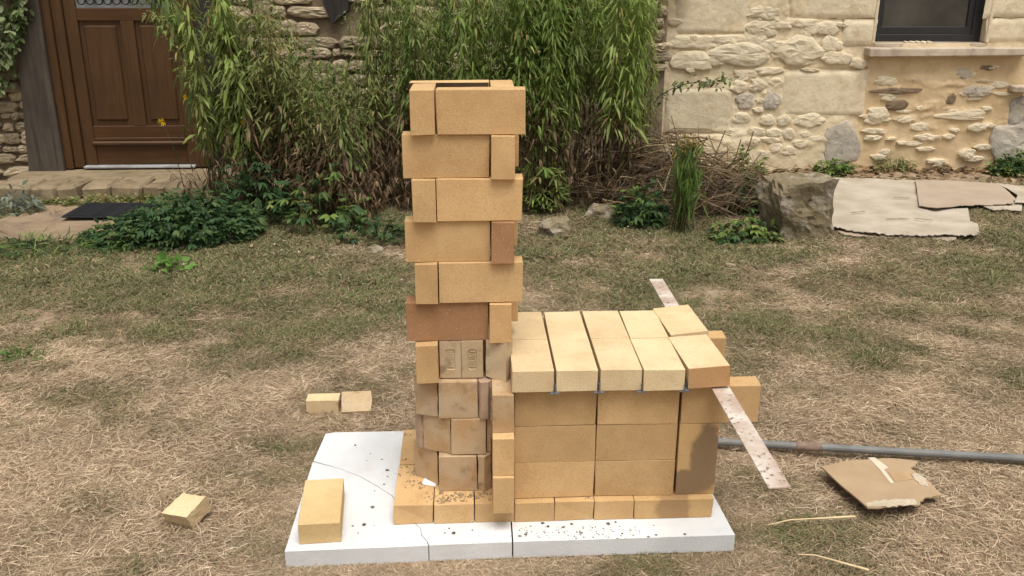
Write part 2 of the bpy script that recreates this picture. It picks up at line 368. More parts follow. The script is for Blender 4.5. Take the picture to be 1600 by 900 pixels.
# ------------------------------------------------------------------ the concrete slabs
def slab(label, pieces):
    t = thing('concrete_slab', label, 'slab', (0, 0, G), group='white slabs under the brick stove')
    for i, pts in enumerate(pieces):
        o = link('slab_piece' if len(pieces) > 1 else 'slab_block', prism('slab_piece', [Vector((x, y, 0)) for x, y in pts], 0, .05, M['slab'], .0002, i+3, bev=0), t)
    return t
crk = [(-.2745, .354), (-.2, .318), (-.12, .262), (-.06, .20), (-.015, .149), (.02, .06), (.055, .01), (.075, -.02), (.078, -.05), (.095, -.080), (.10, -.0985)]
g2 = .0007
slab('long white concrete slab on the left, cracked, carrying a loose brick', [
    [(-.274, -.111), (.099-g2, -.100)]+[(x-g2, y-g2) for x, y in crk[::-1][1:]],
    [(.101, -.0985)]+[(.3195, -.0925), (.3225, .545), (-.235, .545), (-.262, .536), (-.2735, .36)]+[(x+g2, y+g2) for x, y in crk[1:-1]]])
slab('uncracked white concrete slab at the right under the firebox bricks', [[(.3235, -.0925), (.9195, -.085), (.893, .52), (.3265, .52)]])

# ------------------------------------------------------------------ the brick stove
stove = thing('brick_stove', 'dry stacked yellow firebrick stove with a tall square chimney and low firebox', 'stove', (.44, .22, 0))
KINDS = {}
def bmesh_for(dims, key, v):
    k = (tuple(round(d, 4) for d in dims), key, v)
    if k not in KINDS: KINDS[k] = box_mesh('brick', *dims, M[key], .0010, .0006, hash(k[0]+(v,)) & 0xffff)
    return KINDS[k]
cnt = 0
def brick(x, y, z, dx, dy, dz, mat='brick', rot=(0, 0, 0), label=None, parent=None, jit=1):
    """corner x,y,z and size"""
    global cnt; cnt += 1; r = random.Random(cnt*7+1)
    par = stove if parent is None else parent
    o = link('brick', bmesh_for((dx-.0012, dy-.0012, dz-.0006), mat, cnt % 4), par, (x+dx/2-par.location.x, y+dy/2-par.location.y, z+dz/2-par.location.z),
             (rot[0], rot[1], rot[2]+jit*r.uniform(-.006, .006)))
    if label: o['label'] = label
    return o
H = .11; T6 = .06; Lb = .22
# base course, lying flat
for i in range(6): brick(.11*i, 0+rnd.uniform(-.001, .001), 0, .11, .22, .06)
brick(.66, .0, 0, .22, .11, .06, 'stained_base', label='base brick with a reddish stain')
brick(.66, .1115, 0, .22, .11, .06)
for i in range(8): brick(.11*i+(.002 if i else 0), .222, 0, .11, .22, .06)
brick(-.0, .4425, 0, .22, .012, .06, jit=0) if False else None
# firebox walls
for wy, back in ((.024, 0), (.36, 1)):
    for k in range(3):
        brick(.3305, wy+rnd.uniform(-.001, .001), .06+H*k, .22, T6, H); brick(.5515, wy+rnd.uniform(-.001, .002), .06+H*k, .22, T6, H)
    brick(.776, wy, .06, .11, T6, .22, 'stained' if not back else 'brick', label='upright brick with a dark brown stain' if not back else None)
    brick(.7775 if not back else .772, wy-.002, .28, .213, T6, H)
for k in range(3): brick(.822, .0875 if k != 1 else .132, .06+H*k, T6, .22, H)
# pillar of header bricks between chimney and firebox, ends stepping out to the front
for k, yf in enumerate((-.051, -.043, -.011)):
    brick(.2705+.0008*k, yf, .06+H*k, .058, .22, H, 'brick' if k != 2 else 'dusty')
# four odd layers of halves and broken pieces under the chimney
def piece(pts, z0, z1, mat, jag=.0012, seed=0, label=None, name='brick_piece', taper=0.):
    o = link(name, prism(name, [Vector((x-stove.location.x, y-stove.location.y, 0)) for x, y in pts], z0, z1, M[mat], jag, seed, taper), stove)
    if label: o['label'] = label
    return o
# layer 1
brick(.1235, .068, .06, .107, .06, H-.001, 'dusty')
piece([(.050, .166), (.119, .103), (.121, .16), (.09, .22)], .06, .17, 'dusty', .0016, 1)
piece([(.2325, .070), (.250, .060), (.2685, .082), (.268, .15), (.234, .15)], .06, .168, 'dusty', .0018, 2)
# layer 2
brick(.159, .076, .17, .097, .06, H-.001, 'dusty', label='reddish brown half brick')
piece([(.084, .118), (.120, .100), (.1575, .083), (.158, .15), (.10, .18)], .17, .281, 'dusty', .0018, 3)
piece([(.060, .135), (.072, .118), (.083, .122), (.083, .20), (.062, .20)], .17, .279, 'mauve', .0014, 4)
piece([(.2575, .088), (.2690, .088), (.2690, .15), (.2575, .15)], .17, .28, 'dusty', .001, 5)
# layer 3
brick(.1265, .079, .28, .108, .06, H-.001, 'dusty')
piece([(.063, .112), (.1245, .092), (.1255, .155), (.07, .20)], .28, .39, 'dusty', .0018, 6, 'broken brick with dark blotches')
piece([(.236, .085), (.242, .072), (.262, .072), (.269, .084), (.269, .15), (.238, .15)], .28, .388, 'mauve', .0008, 7, 'mauve grey broken brick')
# layer 4 : brick ends, two of them stamped
brick(.0705, .066, .39, .060, .22, H)
def stamped(x, y, z, rot, lab, seed, oval=False):
    """brick end with a shallow pressed mark"""
    w2, h2, dp = .0292, .0546, .11; ix, iz = .013, .030; V = []; F = []
    def ring(ax, az, yy, n=20):
        i = len(V)
        for j in range(n):
            t = 2*math.pi*(j+.5)/n; c, s_ = math.cos(t), math.sin(t); e = .5 if oval else .22
            V.append((ax*math.copysign(abs(c)**e, c), yy, az*math.copysign(abs(s_)**e, s_)))
        return i
    n = 20
    def ring_box(yy, sx, sz):
        i = len(V)
        for j in range(n):
            t = 2*math.pi*(j+.5)/n; c, s_ = math.cos(t), math.sin(t); m = max(abs(c), abs(s_)); V.append((sx*c/m, yy, sz*s_/m))
        return i
    rs = [ring_box(dp, w2, h2), ring_box(-dp+.002, w2, h2), ring_box(-dp, w2-.0015, h2-.0015), ring(ix, iz, -dp), ring(ix-.0015, iz-.002, -dp+.0025)]
    for a, b2 in zip(rs[:-1], rs[1:]):
        for j in range(n): F.append([a+j, a+(j+1) % n, b2+(j+1) % n, b2+j])
    F.append([rs[-1]+j for j in range(n)]); F.append([rs[0]+j for j in range(n)][::-1])
    # rough raised marks in the recess
    r = random.Random(seed)
    for q in range(7):
        zz = -iz*.72+q*iz*.24; a = len(V); xa, xb = -ix*.7*r.uniform(.5, 1), ix*.7*r.uniform(.5, 1)
        for yy in (-dp+.003, -dp+.0005): V.extend([(xa, yy, zz), (xb, yy, zz+r.uniform(-.002, .002)), (xb, yy, zz+.0035), (xa, yy, zz+.0035)])
        F.extend([[a+4, a+5, a+6, a+7], [a, a+1, a+5, a+4], [a+2, a+3, a+7, a+6], [a+1, a+2, a+6, a+5], [a, a+4, a+7, a+3]])
    me = mesh('stamped_brick', V, F, M['rough']); bm = bmesh.new(); bm.from_mesh(me); bmesh.ops.recalc_face_normals(bm, faces=bm.faces[:]); bm.to_mesh(me); bm.free()
    o = link('brick', me, stove, (x-stove.location.x, y+dp-stove.location.y, z+.055), rot); o['label'] = lab; return o
stamped(.1615, .099, .39, (0, 0, .004), 'rough brick end with a rectangular stamp', 1)
stamped(.2212, .098, .39, (0, 0, -.004), 'rough brick end with an oval stamp', 2, True)
o = link('brick_piece', prism('brick_piece', [Vector(p+(0,)) for p in ((-.029, 0), (.029, -.0), (.029, .045), (-.029, .075))], -.055, .055, M['rough'], .0009, 9), stove, (.284-.44, .086-.22, .4465), (0, 0, math.radians(-24)))
for v in o.data.vertices:
    if v.co.z < 0: v.co.z += (-v.co.x-.0)*.22*(1 if v.co.z < -.04 else .4)-.001
o['label'] = 'turned brick with a broken slanting foot'
# back of the odd layers
for k in range(4): brick(.075, .243, .06+H*k, .19, T6, H); 
def flue_shade(o):  # shade of the flue put into the colour of the brick's inner face
    o.data = o.data.copy(); o.data.materials.append(M['flue_shade'])
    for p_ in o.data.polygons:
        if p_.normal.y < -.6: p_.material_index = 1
    o['label'] = 'back brick of the top course, flue shade painted on its inner face'
# chimney: six pinwheel courses
for k in range(6):
    z = .5+H*k; j = lambda: rnd.uniform(-.002, .002)
    stretch_left = k % 2 == 0
    m = {0: 'red'}.get(k, 'brick')
    if stretch_left:                    # front brick sticks out at the left, header end at the right
        x0 = {0: .0465, 2: .0525, 4: .0535}[k]
        brick(x0, .097, z, .2195, T6, H, m, label='burnt red brown brick' if m == 'red' else None)
        brick({0: .2670, 2: .273, 4: .2745}[k], .0745, z, .060, .219, H, 'red' if k == 2 else 'brick', label='burnt red brown brick end' if k == 2 else None)
        brick(.076, .1585, z, .060, .143 if False else .1435, H)
        brick(.1375, .2385, z, .128+.0, T6, H); brick(.3275+j(), .232, z, .022, T6, H, jit=0)
    else:
        x0 = {1: .1365, 3: .1360, 5: .1405}[k]
        brick(x0, .088, z, .2195, T6, H)
        brick({1: .0745, 3: .0745, 5: .0775}[k], .080, z, .0605, .158, H)
        ob = brick(.066, .2395, z, .2080, T6, H); flue_shade(ob) if k == 5 else None; brick(.2755, .1485, z, .060, .149, H)
# firebox roof: flat bricks on steel T bars
for c_, x in enumerate((.3225, .4375, .5530, .6645)):
    brick(x, -.006+[0, .001, .001, -.004][c_], .394, .110, .2195, .06, 'pale'); brick(x-.001+.001*c_, .2139, .394, .110, .2195, .06, 'pale')
ob = brick(.7775, -.008, .399, .112, .2195, .06, 'pale', (0, math.radians(-3.2), math.radians(2.5)), label='slightly lifted roof brick at the front corner, reddish on its end')
ob.data = ob.data.copy(); ob.data.materials.append(M['endred'])
for p_ in ob.data.polygons:
    if p_.normal.y < -.6: p_.material_index = 1
brick(.7790, .226, .401, .112, .2195, .06, 'pale', (0, math.radians(-4.5), math.radians(3)), label='slightly lifted roof brick at the back corner')
def tbar(x):
    V = []; F = []
    for y in (-.012, .45):
        V += [(x-.013, y, .3905), (x+.013, y, .3905), (x+.013, y, .3932), (x+.0012, y, .3932), (x+.0012, y, .416), (x-.0012, y, .416), (x-.0012, y, .3932), (x-.013, y, .3932)]
    for i in range(8): F.append([i, (i+1) % 8, 8+(i+1) % 8, 8+i])
    F += [list(range(8))[::-1], list(range(8, 16))]
    V = [Vector(v)-stove.location for v in V]
    link('steel_bar', mesh('steel_bar', V, F, M['tbar']), stove)
for x in (.4350, .5502, .6622, .7740): tbar(x)

# flat bar lying across the firebox under the end bricks
bar = link('flat_bar', box_mesh('flat_bar', .049, 1.40, .004, M['bar'], .0006), None, (.8735, .207, .3925)); bar.rotation_euler = (0, 0, math.radians(0))
tag(bar, 'long rusty pale flat steel bar poking out under the firebox roof bricks', 'metal bar')
# white paper
pp = link('paper_scrap', sheet('paper_scrap', [Vector((.074, .108, 0)), (Vector((.112, .092, 0))), Vector((.118, .13, 0)), Vector((.078, .138, 0))], .0006, M['paper'], 1, (1,), .002, lambda x, y: .0612), None)
tag(pp, 'small scrap of white paper under the broken bricks at the foot of the chimney', 'paper')
# loose bricks
def lone(name, me, loc, rot, label, **k):
    o = link(name, me, None, loc, rot); tag(o, label, 'brick', 'loose bricks lying around the stove'); return o
lone('brick', box_mesh('brick', .110, .228, .060, M['yellow'], .0014, .0008, 5), (-.196, .036, .0302), (0, 0, math.radians(4.5)), 'whole yellow brick lying alone on the white slab')
def broken(name, dx, dy, dz, mat, seed, jag=.004, frog=None):
    bm = bmesh.new(); bmesh.ops.create_cube(bm, size=1); bmesh.ops.subdivide_edges(bm, edges=bm.edges[:], cuts=5, use_grid_fill=True)
    for v in bm.verts:
        side = v.co.x > .49
        v.co = Vector((v.co.x*dx, v.co.y*dy, v.co.z*dz)); n_ = noise.noise_vector(v.co*45+Vector((seed, 0, 0)))
        v.co += n_*(jag if side else jag*.15)
        if side: v.co.x += noise.noise(v.co*30+Vector((0, seed, 0)))*jag*1.8
        if frog and v.co.z > dz*.45 and abs(v.co.x) < dx*.36 and abs(v.co.y) < dy*.22: v.co.z -= frog
    me = bpy.data.meshes.new(name); bm.to_mesh(me); bm.free(); me.materials.append(M[mat]); return me
def skew_brick(name, L_, B_, R_, F_, Fb, mat, seed, jag):
    dn = Fb-F_; V = []; F = []; N_ = 8; o = (L_+B_+R_+F_)/4
    def patch(p00, p10, p11, p01):
        a = len(V)
        for i in range(N_+1):
            for j in range(N_+1):
                s_, t_ = i/N_, j/N_; V.append(p00.lerp(p10, s_).lerp(p01.lerp(p11, s_), t_)-o)
        for i in range(N_):
            for j in range(N_): F.append([a+i*(N_+1)+j, a+(i+1)*(N_+1)+j, a+(i+1)*(N_+1)+j+1, a+i*(N_+1)+j+1])
    T_ = [L_, F_, R_, B_]; D_ = [p+dn for p in T_]; patch(*T_); patch(*D_[::-1])
    for i in range(4): patch(T_[i], D_[i], D_[(i+1) % 4], T_[(i+1) % 4])
    me = mesh(name, V, F, M[mat]); bm = bmesh.new(); bm.from_mesh(me); bmesh.ops.remove_doubles(bm, verts=bm.verts, dist=.0004); bmesh.ops.recalc_face_normals(bm, faces=bm.faces[:])
    for v in bm.verts: v.co += noise.noise_vector(v.co*40+Vector((seed, 0, 0)))*jag+noise.noise_vector(v.co*110)*jag*.5
    bm.to_mesh(me); bm.free(); return me, o
me, o_ = skew_brick('half_brick', on_z(251.7, 801.5, .005), on_z(285.3, 770.4, .027), on_z(321.1, 776, .027), on_z(290.9, 808.6, .005), on_z(302.4, 825.7, -.046), 'pale', 3, .0018)
lone('half_brick', me, o_, (0, 0, 0), 'pale half brick lying tilted on the dry grass left of the slab')
lone('half_brick', broken('half_brick', .112, .060, .058, 'pale', 5, .002, .006), (-.312, .815, -.030), (0, 0, math.radians(1)), 'pale half brick with a long groove, standing level in the grass')
lone('half_brick', broken('half_brick', .106, .105, .05, 'rough', 8, .004, .005), (-.195, .815, -.040), (math.radians(17), math.radians(2), math.radians(7)), 'flat rough half brick tilted against the grass beside the grooved one')

# crumbs
def crumbs(name, spots, mat, label, cat=None):
    V = []; F = []
    for (x, y, z, s) in spots:
        a = len(V); r = random.Random(int(x*1e4)+7)
        ico = [(0, 0, 1), (.9, 0, .3), (.28, .85, .3), (-.72, .53, .3), (-.72, -.53, .3), (.28, -.85, .3), (0, 0, -.3)]
        for c in ico: V.append((x+c[0]*s*r.uniform(.7, 1.3), y+c[1]*s*r.uniform(.7, 1.3), z+max(0, c[2])*s*r.uniform(.5, .9)))
        for i in range(5): F.append([a, a+1+i, a+1+(i+1) % 5]); F.append([a+6, a+1+(i+1) % 5, a+1+i])
    o = link(name, mesh(name, V, F, M[mat])); tag(o, label, kind='stuff'); return o
sp = [(*on_z(u, v, 0)[:2], 0, s) for u, v, s in [(605, 735, .0065), (597, 718, .004), (582, 793, .007), (569, 820, .0065), (551, 822, .004), (555, 696, .005), (579, 709, .003), (573, 720, .003), (600, 757, .004), (709, 833, .008), (695, 833, .004), (702, 826, .004), (880, 824, .006), (856, 823, .006), (950, 819, .007), (962, 816, .005), (848, 818, .006), (893, 819, .005), (1013, 839, .005), (1025, 836, .004), (812, 838, .006), (822, 835, .006), (972, 834, .004), (985, 829, .003), (1070, 835, .005), (907, 833, .004)]]
for _ in range(260):
    u, v = (rnd.uniform(805, 1000), rnd.uniform(822, 842)) if rnd.random() < .5 else (rnd.uniform(500, 1140), rnd.uniform(690, 850))
    p = on_z(u, v, 0)
    if -.26 < p.x < .9 and -.09 < p.y < .5 and not (0 < p.x < .88 and p.y > -.004) and not (-.265 < p.x < -.12 and p.y < .17): sp.append((p.x, p.y, 0, rnd.choice((.001, .0014, .002, .003))))
crumbs('mortar_crumbs', sp, 'crumb', 'grey crumbs scattered over the white slabs')
sp = []
for u, v, s_ in ((654, 729, .008), (647, 741, .006), (662, 733, .005), (668, 737, .005), (657, 763, .007), (689, 770, .008), (684, 783, .005), (745, 778, .008), (720, 773, .009), (712, 771, .006), (735, 774, .006), (633, 679, .005), (634, 718, .004), (640, 752, .004), (985, 772, .006), (1040, 770, .006), (920, 778, .005)):
    q_ = on_z(u, v, .06); sp.append((q_.x, q_.y, .0602, s_)); [sp.append((q_.x+rnd.gauss(0, .008), q_.y+rnd.gauss(0, .006), .0602, .0022)) for _ in range(4)]
sp = [q_ for q_ in sp if q_[1] > .003 and q_[0] > .003]
for cx, cy, n_, sd_ in ((.15, .035, 90, .028), (.235, .05, 26, .02), (.06, .12, 20, .03), (.04, .18, 18, .03), (.10, .04, 12, .02), (.5, .01, 24, .12), (.2, .02, 20, .08)):
    for _ in range(n_):
        x, y = rnd.gauss(cx, sd_), rnd.gauss(cy, sd_*.5)
        if .004 < x < .87 and .004 < y < (.024 if x > .33 else .3): sp.append((x, y, .0602, rnd.choice((.0012, .002, .003, .0045))))
crumbs('brick_crumbs', sp, 'dirt', 'brown brick crumbs and dirt on the base course')

# ------------------------------------------------------------------ pipe, cardboard, straws
a, b_ = on_z(1085, 688, -.022), on_z(1600, 716.5, -.022); dirv = (b_-a).normalized(); e = a+dirv*2.6
pt = thing('steel_pipe', 'long grey steel pipe lying on the grass to the right of the firebox', 'pipe', a)
P = [dirv*t for t in np.linspace(0, 2.6, 8)]; V, F = tube_np(P, [.0125]*8, 14)
link('tube', mesh('tube', V, F, M['pipe'], False), pt)
j0 = (on_z(1243, 697, -.022)-a).length; V, F = tube_np([dirv*j0, dirv*(j0+.004), dirv*(j0+.078), dirv*(j0+.082)], [.0128, .0145, .0145, .0128], 14); link('coupling', mesh('coupling', V, F, M['rust'], False), pt)
# torn box flap in the foreground
ct = thing('cardboard_flap', 'brown cardboard flap with tape and a torn corner on the dry grass', 'cardboard', (0, 0, 0))
def zc(x, y):
    return -.036+max(0, (1.50-x))*.09+.012*math.sin((x-1.3)*9)+.006*noise.noise(Vector((x*8, y*8, 0)))
cp = [on_z(*q, -.02) for q in ((1282, 732), (1355, 797), (1372, 798), (1436, 789), (1443, 779), (1472, 771), (1448, 745), (1432, 738), (1424, 733), (1434, 718), (1380, 716))]
link('panel', sheet('panel', cp, .005, M['card'], 3, (2, 3, 4, 5, 6, 7, 8), .008, zc, .025), ct)
ce = [on_z(*q, -.02) for q in ((1352, 791), (1355, 797), (1400, 797), (1434, 788), (1430, 781), (1395, 785))]
link('torn_edge', sheet('torn_edge', ce, .002, M['cardedge'], 5, (1, 2, 3, 4, 5), .006, lambda x, y: zc(x, y)+.005, .02), ct)
ce = [on_z(*q, -.02) for q in ((1432, 740), (1448, 747), (1450, 760), (1436, 757), (1424, 742))]
link('torn_edge', sheet('torn_edge', ce, .002, M['cardedge'], 6, (0, 1, 2, 3, 4), .006, lambda x, y: zc(x, y)+.005, .02), ct)
for nm, mt, q in (('tape', 'tape', ((1356, 717), (1367, 716), (1388, 732), (1376, 737))), ('tape', 'tapebrown', ((1388, 738), (1418, 739), (1427, 749), (1398, 753))), ('tape', 'tape', ((1376, 737), (1381, 735), (1397, 755), (1392, 757)))):
    link(nm, sheet('tape', [on_z(*c_, -.02) for c_ in q], .0008, M[mt], 2, (), 0, lambda x, y: zc(x, y)+.0056, .02), ct)
for lab, (u0, v0), (u1, v1), wdt in (('pale straw stalk lying on the grass below the cardboard flap', (1200, 820), (1336, 807), .0035), ('longer straw stalk at the bottom right of the photograph', (1247, 866), (1358, 891), .0035)):
    p0, p1 = on_z(u0, v0, -.03), on_z(u1, v1, -.025); mid = (p0+p1)/2+Vector((0, 0, .006)); V, F = tube_np([p0, p0.lerp(mid, .5)+Vector((0, .003, .004)), mid, mid.lerp(p1, .5), p1], [wdt*.4, wdt*.6, wdt*.7, wdt*.9, wdt], 6)
    tag(link('straw_stalk', mesh('straw_stalk', V, F, M['straw'])), lab, 'straw')
# weathered cardboard by the wall
def cb(label, px, z, mat, torn, seed, amp=.02, wave=.012, tilt=None, holes=()):
    t = link('cardboard_sheet', sheet('cardboard_sheet', [on_z(u, v, z) for u, v in px], .004, M[mat], seed, torn, amp, lambda x, y: z+wave*noise.noise(Vector((x*3, y*3, seed))) +.006*noise.noise(Vector((x*14, y*9, seed))), .06))
    return tag(t, label, 'cardboard', 'old cardboard sheets below the window')
cb('largest pale grey cardboard sheet, right of the mossy boulder', [(1296, 354), (1300, 278), (1370, 280), (1448, 283), (1450, 326), (1512, 327), (1516, 345), (1528, 350), (1530, 362), (1524, 368), (1470, 367), (1440, 369), (1390, 366), (1340, 361)], -.012, 'cardgrey', (8, 9, 10, 11, 12, 13), 1)
cb('thin tan layer sticking out from under the pale cardboard', [(1300, 358), (1345, 360), (1440, 368), (1493, 366), (1492, 378), (1450, 374), (1410, 371), (1345, 371), (1318, 368)], -.034, 'cardtan', (3, 4, 5, 6, 7, 8), 2)
cb('pinkish tan cardboard sheet lying against the wall under the window', [(1430, 281), (1560, 287), (1588, 312), (1580, 317), (1500, 322), (1462, 327), (1436, 322)], .004, 'cardtan', (2, 3), 3)
cb('white edged cardboard strip at the far right of the cardboard', [(1526, 318), (1598, 315), (1596, 331), (1572, 327), (1553, 330), (1540, 325)], -.012, 'cardgrey', (2, 3, 4), 4, .01)
cb('pale cardboard sheet with cream patches at the right edge of the photograph', [(1556, 286), (1640, 296), (1640, 322), (1585, 318), (1590, 305)], -.004, 'cardgrey', (0,), 5)

slots = [((1396, 308), (1422, 309)), ((1330, 332), (1352, 330)), ((1385, 342), (1420, 341)), ((1455, 295), (1470, 296)), ((1430, 341), (1458, 344))]
big = bpy.data.objects['cardboard_sheet']
for (u0, v0), (u1, v1) in slots[:2]+slots[2:]:
    p0, p1 = on_z(u0, v0, .004), on_z(u1, v1, .004); link('slot', box_mesh('slot', (p1-p0).length, .007, .003, M['dirt'], 0), big, (p0+p1)/2+Vector((0, 0, -.0)), (0, 0, math.atan2(p1.y-p0.y, p1.x-p0.x)))
# boulder
bm = bmesh.new(); bmesh.ops.create_cube(bm, size=1); bmesh.ops.subdivide_edges(bm, edges=bm.edges[:], cuts=15, use_grid_fill=True)
for v in bm.verts:
    c_ = v.co.copy(); c_ = c_.lerp(c_.normalized()*.62, .18); c_ = Vector((c_.x*.33, c_.y*.32, c_.z*.385)); c_.x -= c_.z*.04; c_.z += c_.x*.06
    n_ = noise.noise(c_*6)*.05+noise.noise(c_*17)*.022+noise.noise(c_*45)*.01
    v.co = c_+c_.normalized()*n_
me = bpy.data.meshes.new('boulder'); bm.to_mesh(me); bm.free(); me.materials.append(M['boulder'])
tag(link('boulder', me, None, (2.125, 3.05, .095), (0, 0, .12)), 'squarish brown mossy boulder beside the old cardboard', 'boulder')

# ------------------------------------------------------------------ stones
def stone_mesh(w2, h2, d, seed, square=3., mat=None, rough=.15, n=18):
    """irregular stone face bulging towards -y from the wall plane; w2,h2 full size, d how far it stands out"""
    r = random.Random(seed); off = Vector((seed*3.17 % 97, seed*1.31 % 53, 0)); rings = (0, .4, .68, .86, .96, 1.0, 1.0); V = []; F = []
    for k, rr in enumerate(rings[1:]):
        for j in range(n):
            t = 2*math.pi*j/n; c, s = math.cos(t), math.sin(t)
            q = (abs(c)**square+abs(s)**square)**(-1/square)
            q *= 1+rough*noise.noise(off+Vector((c*1.4, s*1.4, 0)))
            x, z = w2/2*c*q*rr, h2/2*s*q*rr; y = -d*(max(0, 1-rr**4.))**.45
            y += noise.noise(off+Vector((x*22, z*22, 0)))*d*.5*(1-rr**3)+noise.noise(off+Vector((x*60, z*60, 0)))*d*.25*(1-rr**6)
            if k == len(rings)-2: y = .03
            V.append((x, y, z))
    V.append((0, -d+noise.noise(off)*d*.3, 0)); ci = len(V)-1; m = len(rings)-1
    for j in range(n): F.append([ci, (j+1) % n, j])
    for k in range(m-1):
        for j in range(n): F.append([k*n+j, k*n+(j+1) % n, (k+1)*n+(j+1) % n, (k+1)*n+j])
    return mesh('stone', V, F, mat, False)

def block_mesh(w2, h2, d, seed, mat):
    nx_, nz_ = max(6, int(w2/.022)), max(5, int(h2/.022)); V = []; F = []; r = random.Random(seed)
    for j in range(nz_+1):
        for i in range(nx_+1):
            u_, v_ = i/nx_*2-1, j/nz_*2-1; x, z = u_*w2/2, v_*h2/2
            rag = .012*noise.noise(Vector((x*9+seed, z*9, 1)))+.006*noise.noise(Vector((x*30+seed, z*30, 1)))
            edge = min(w2/2-abs(x), h2/2-abs(z)); k_ = min(1, max(0, (edge+rag*1.2)/.016)); k_ = k_*k_*(3-2*k_)
            y = .012-(d+.012)*k_+(.004*noise.noise(Vector((x*6+seed, z*6, 3)))+.003*noise.noise(Vector((x*25+seed, z*25, 3))))*k_
            V.append((x+rag*(abs(u_) > .98), y, z+rag*(abs(v_) > .98)))
    for j in range(nz_):
        for i in range(nx_): a = j*(nx_+1)+i; F.append([a, a+1, a+nx_+2, a+nx_+1])
    return mesh('stone_block', V, F, mat, True)
YR = 4.80
# ---- the right house: render sheet with real relief, window opening
house = thing('stone_house', 'cream limestone house with ochre render and a dark window at the right', 'house', (3.2, YR, 0))
WX0, WX1, WZ0 = 3.215, 4.060, .905
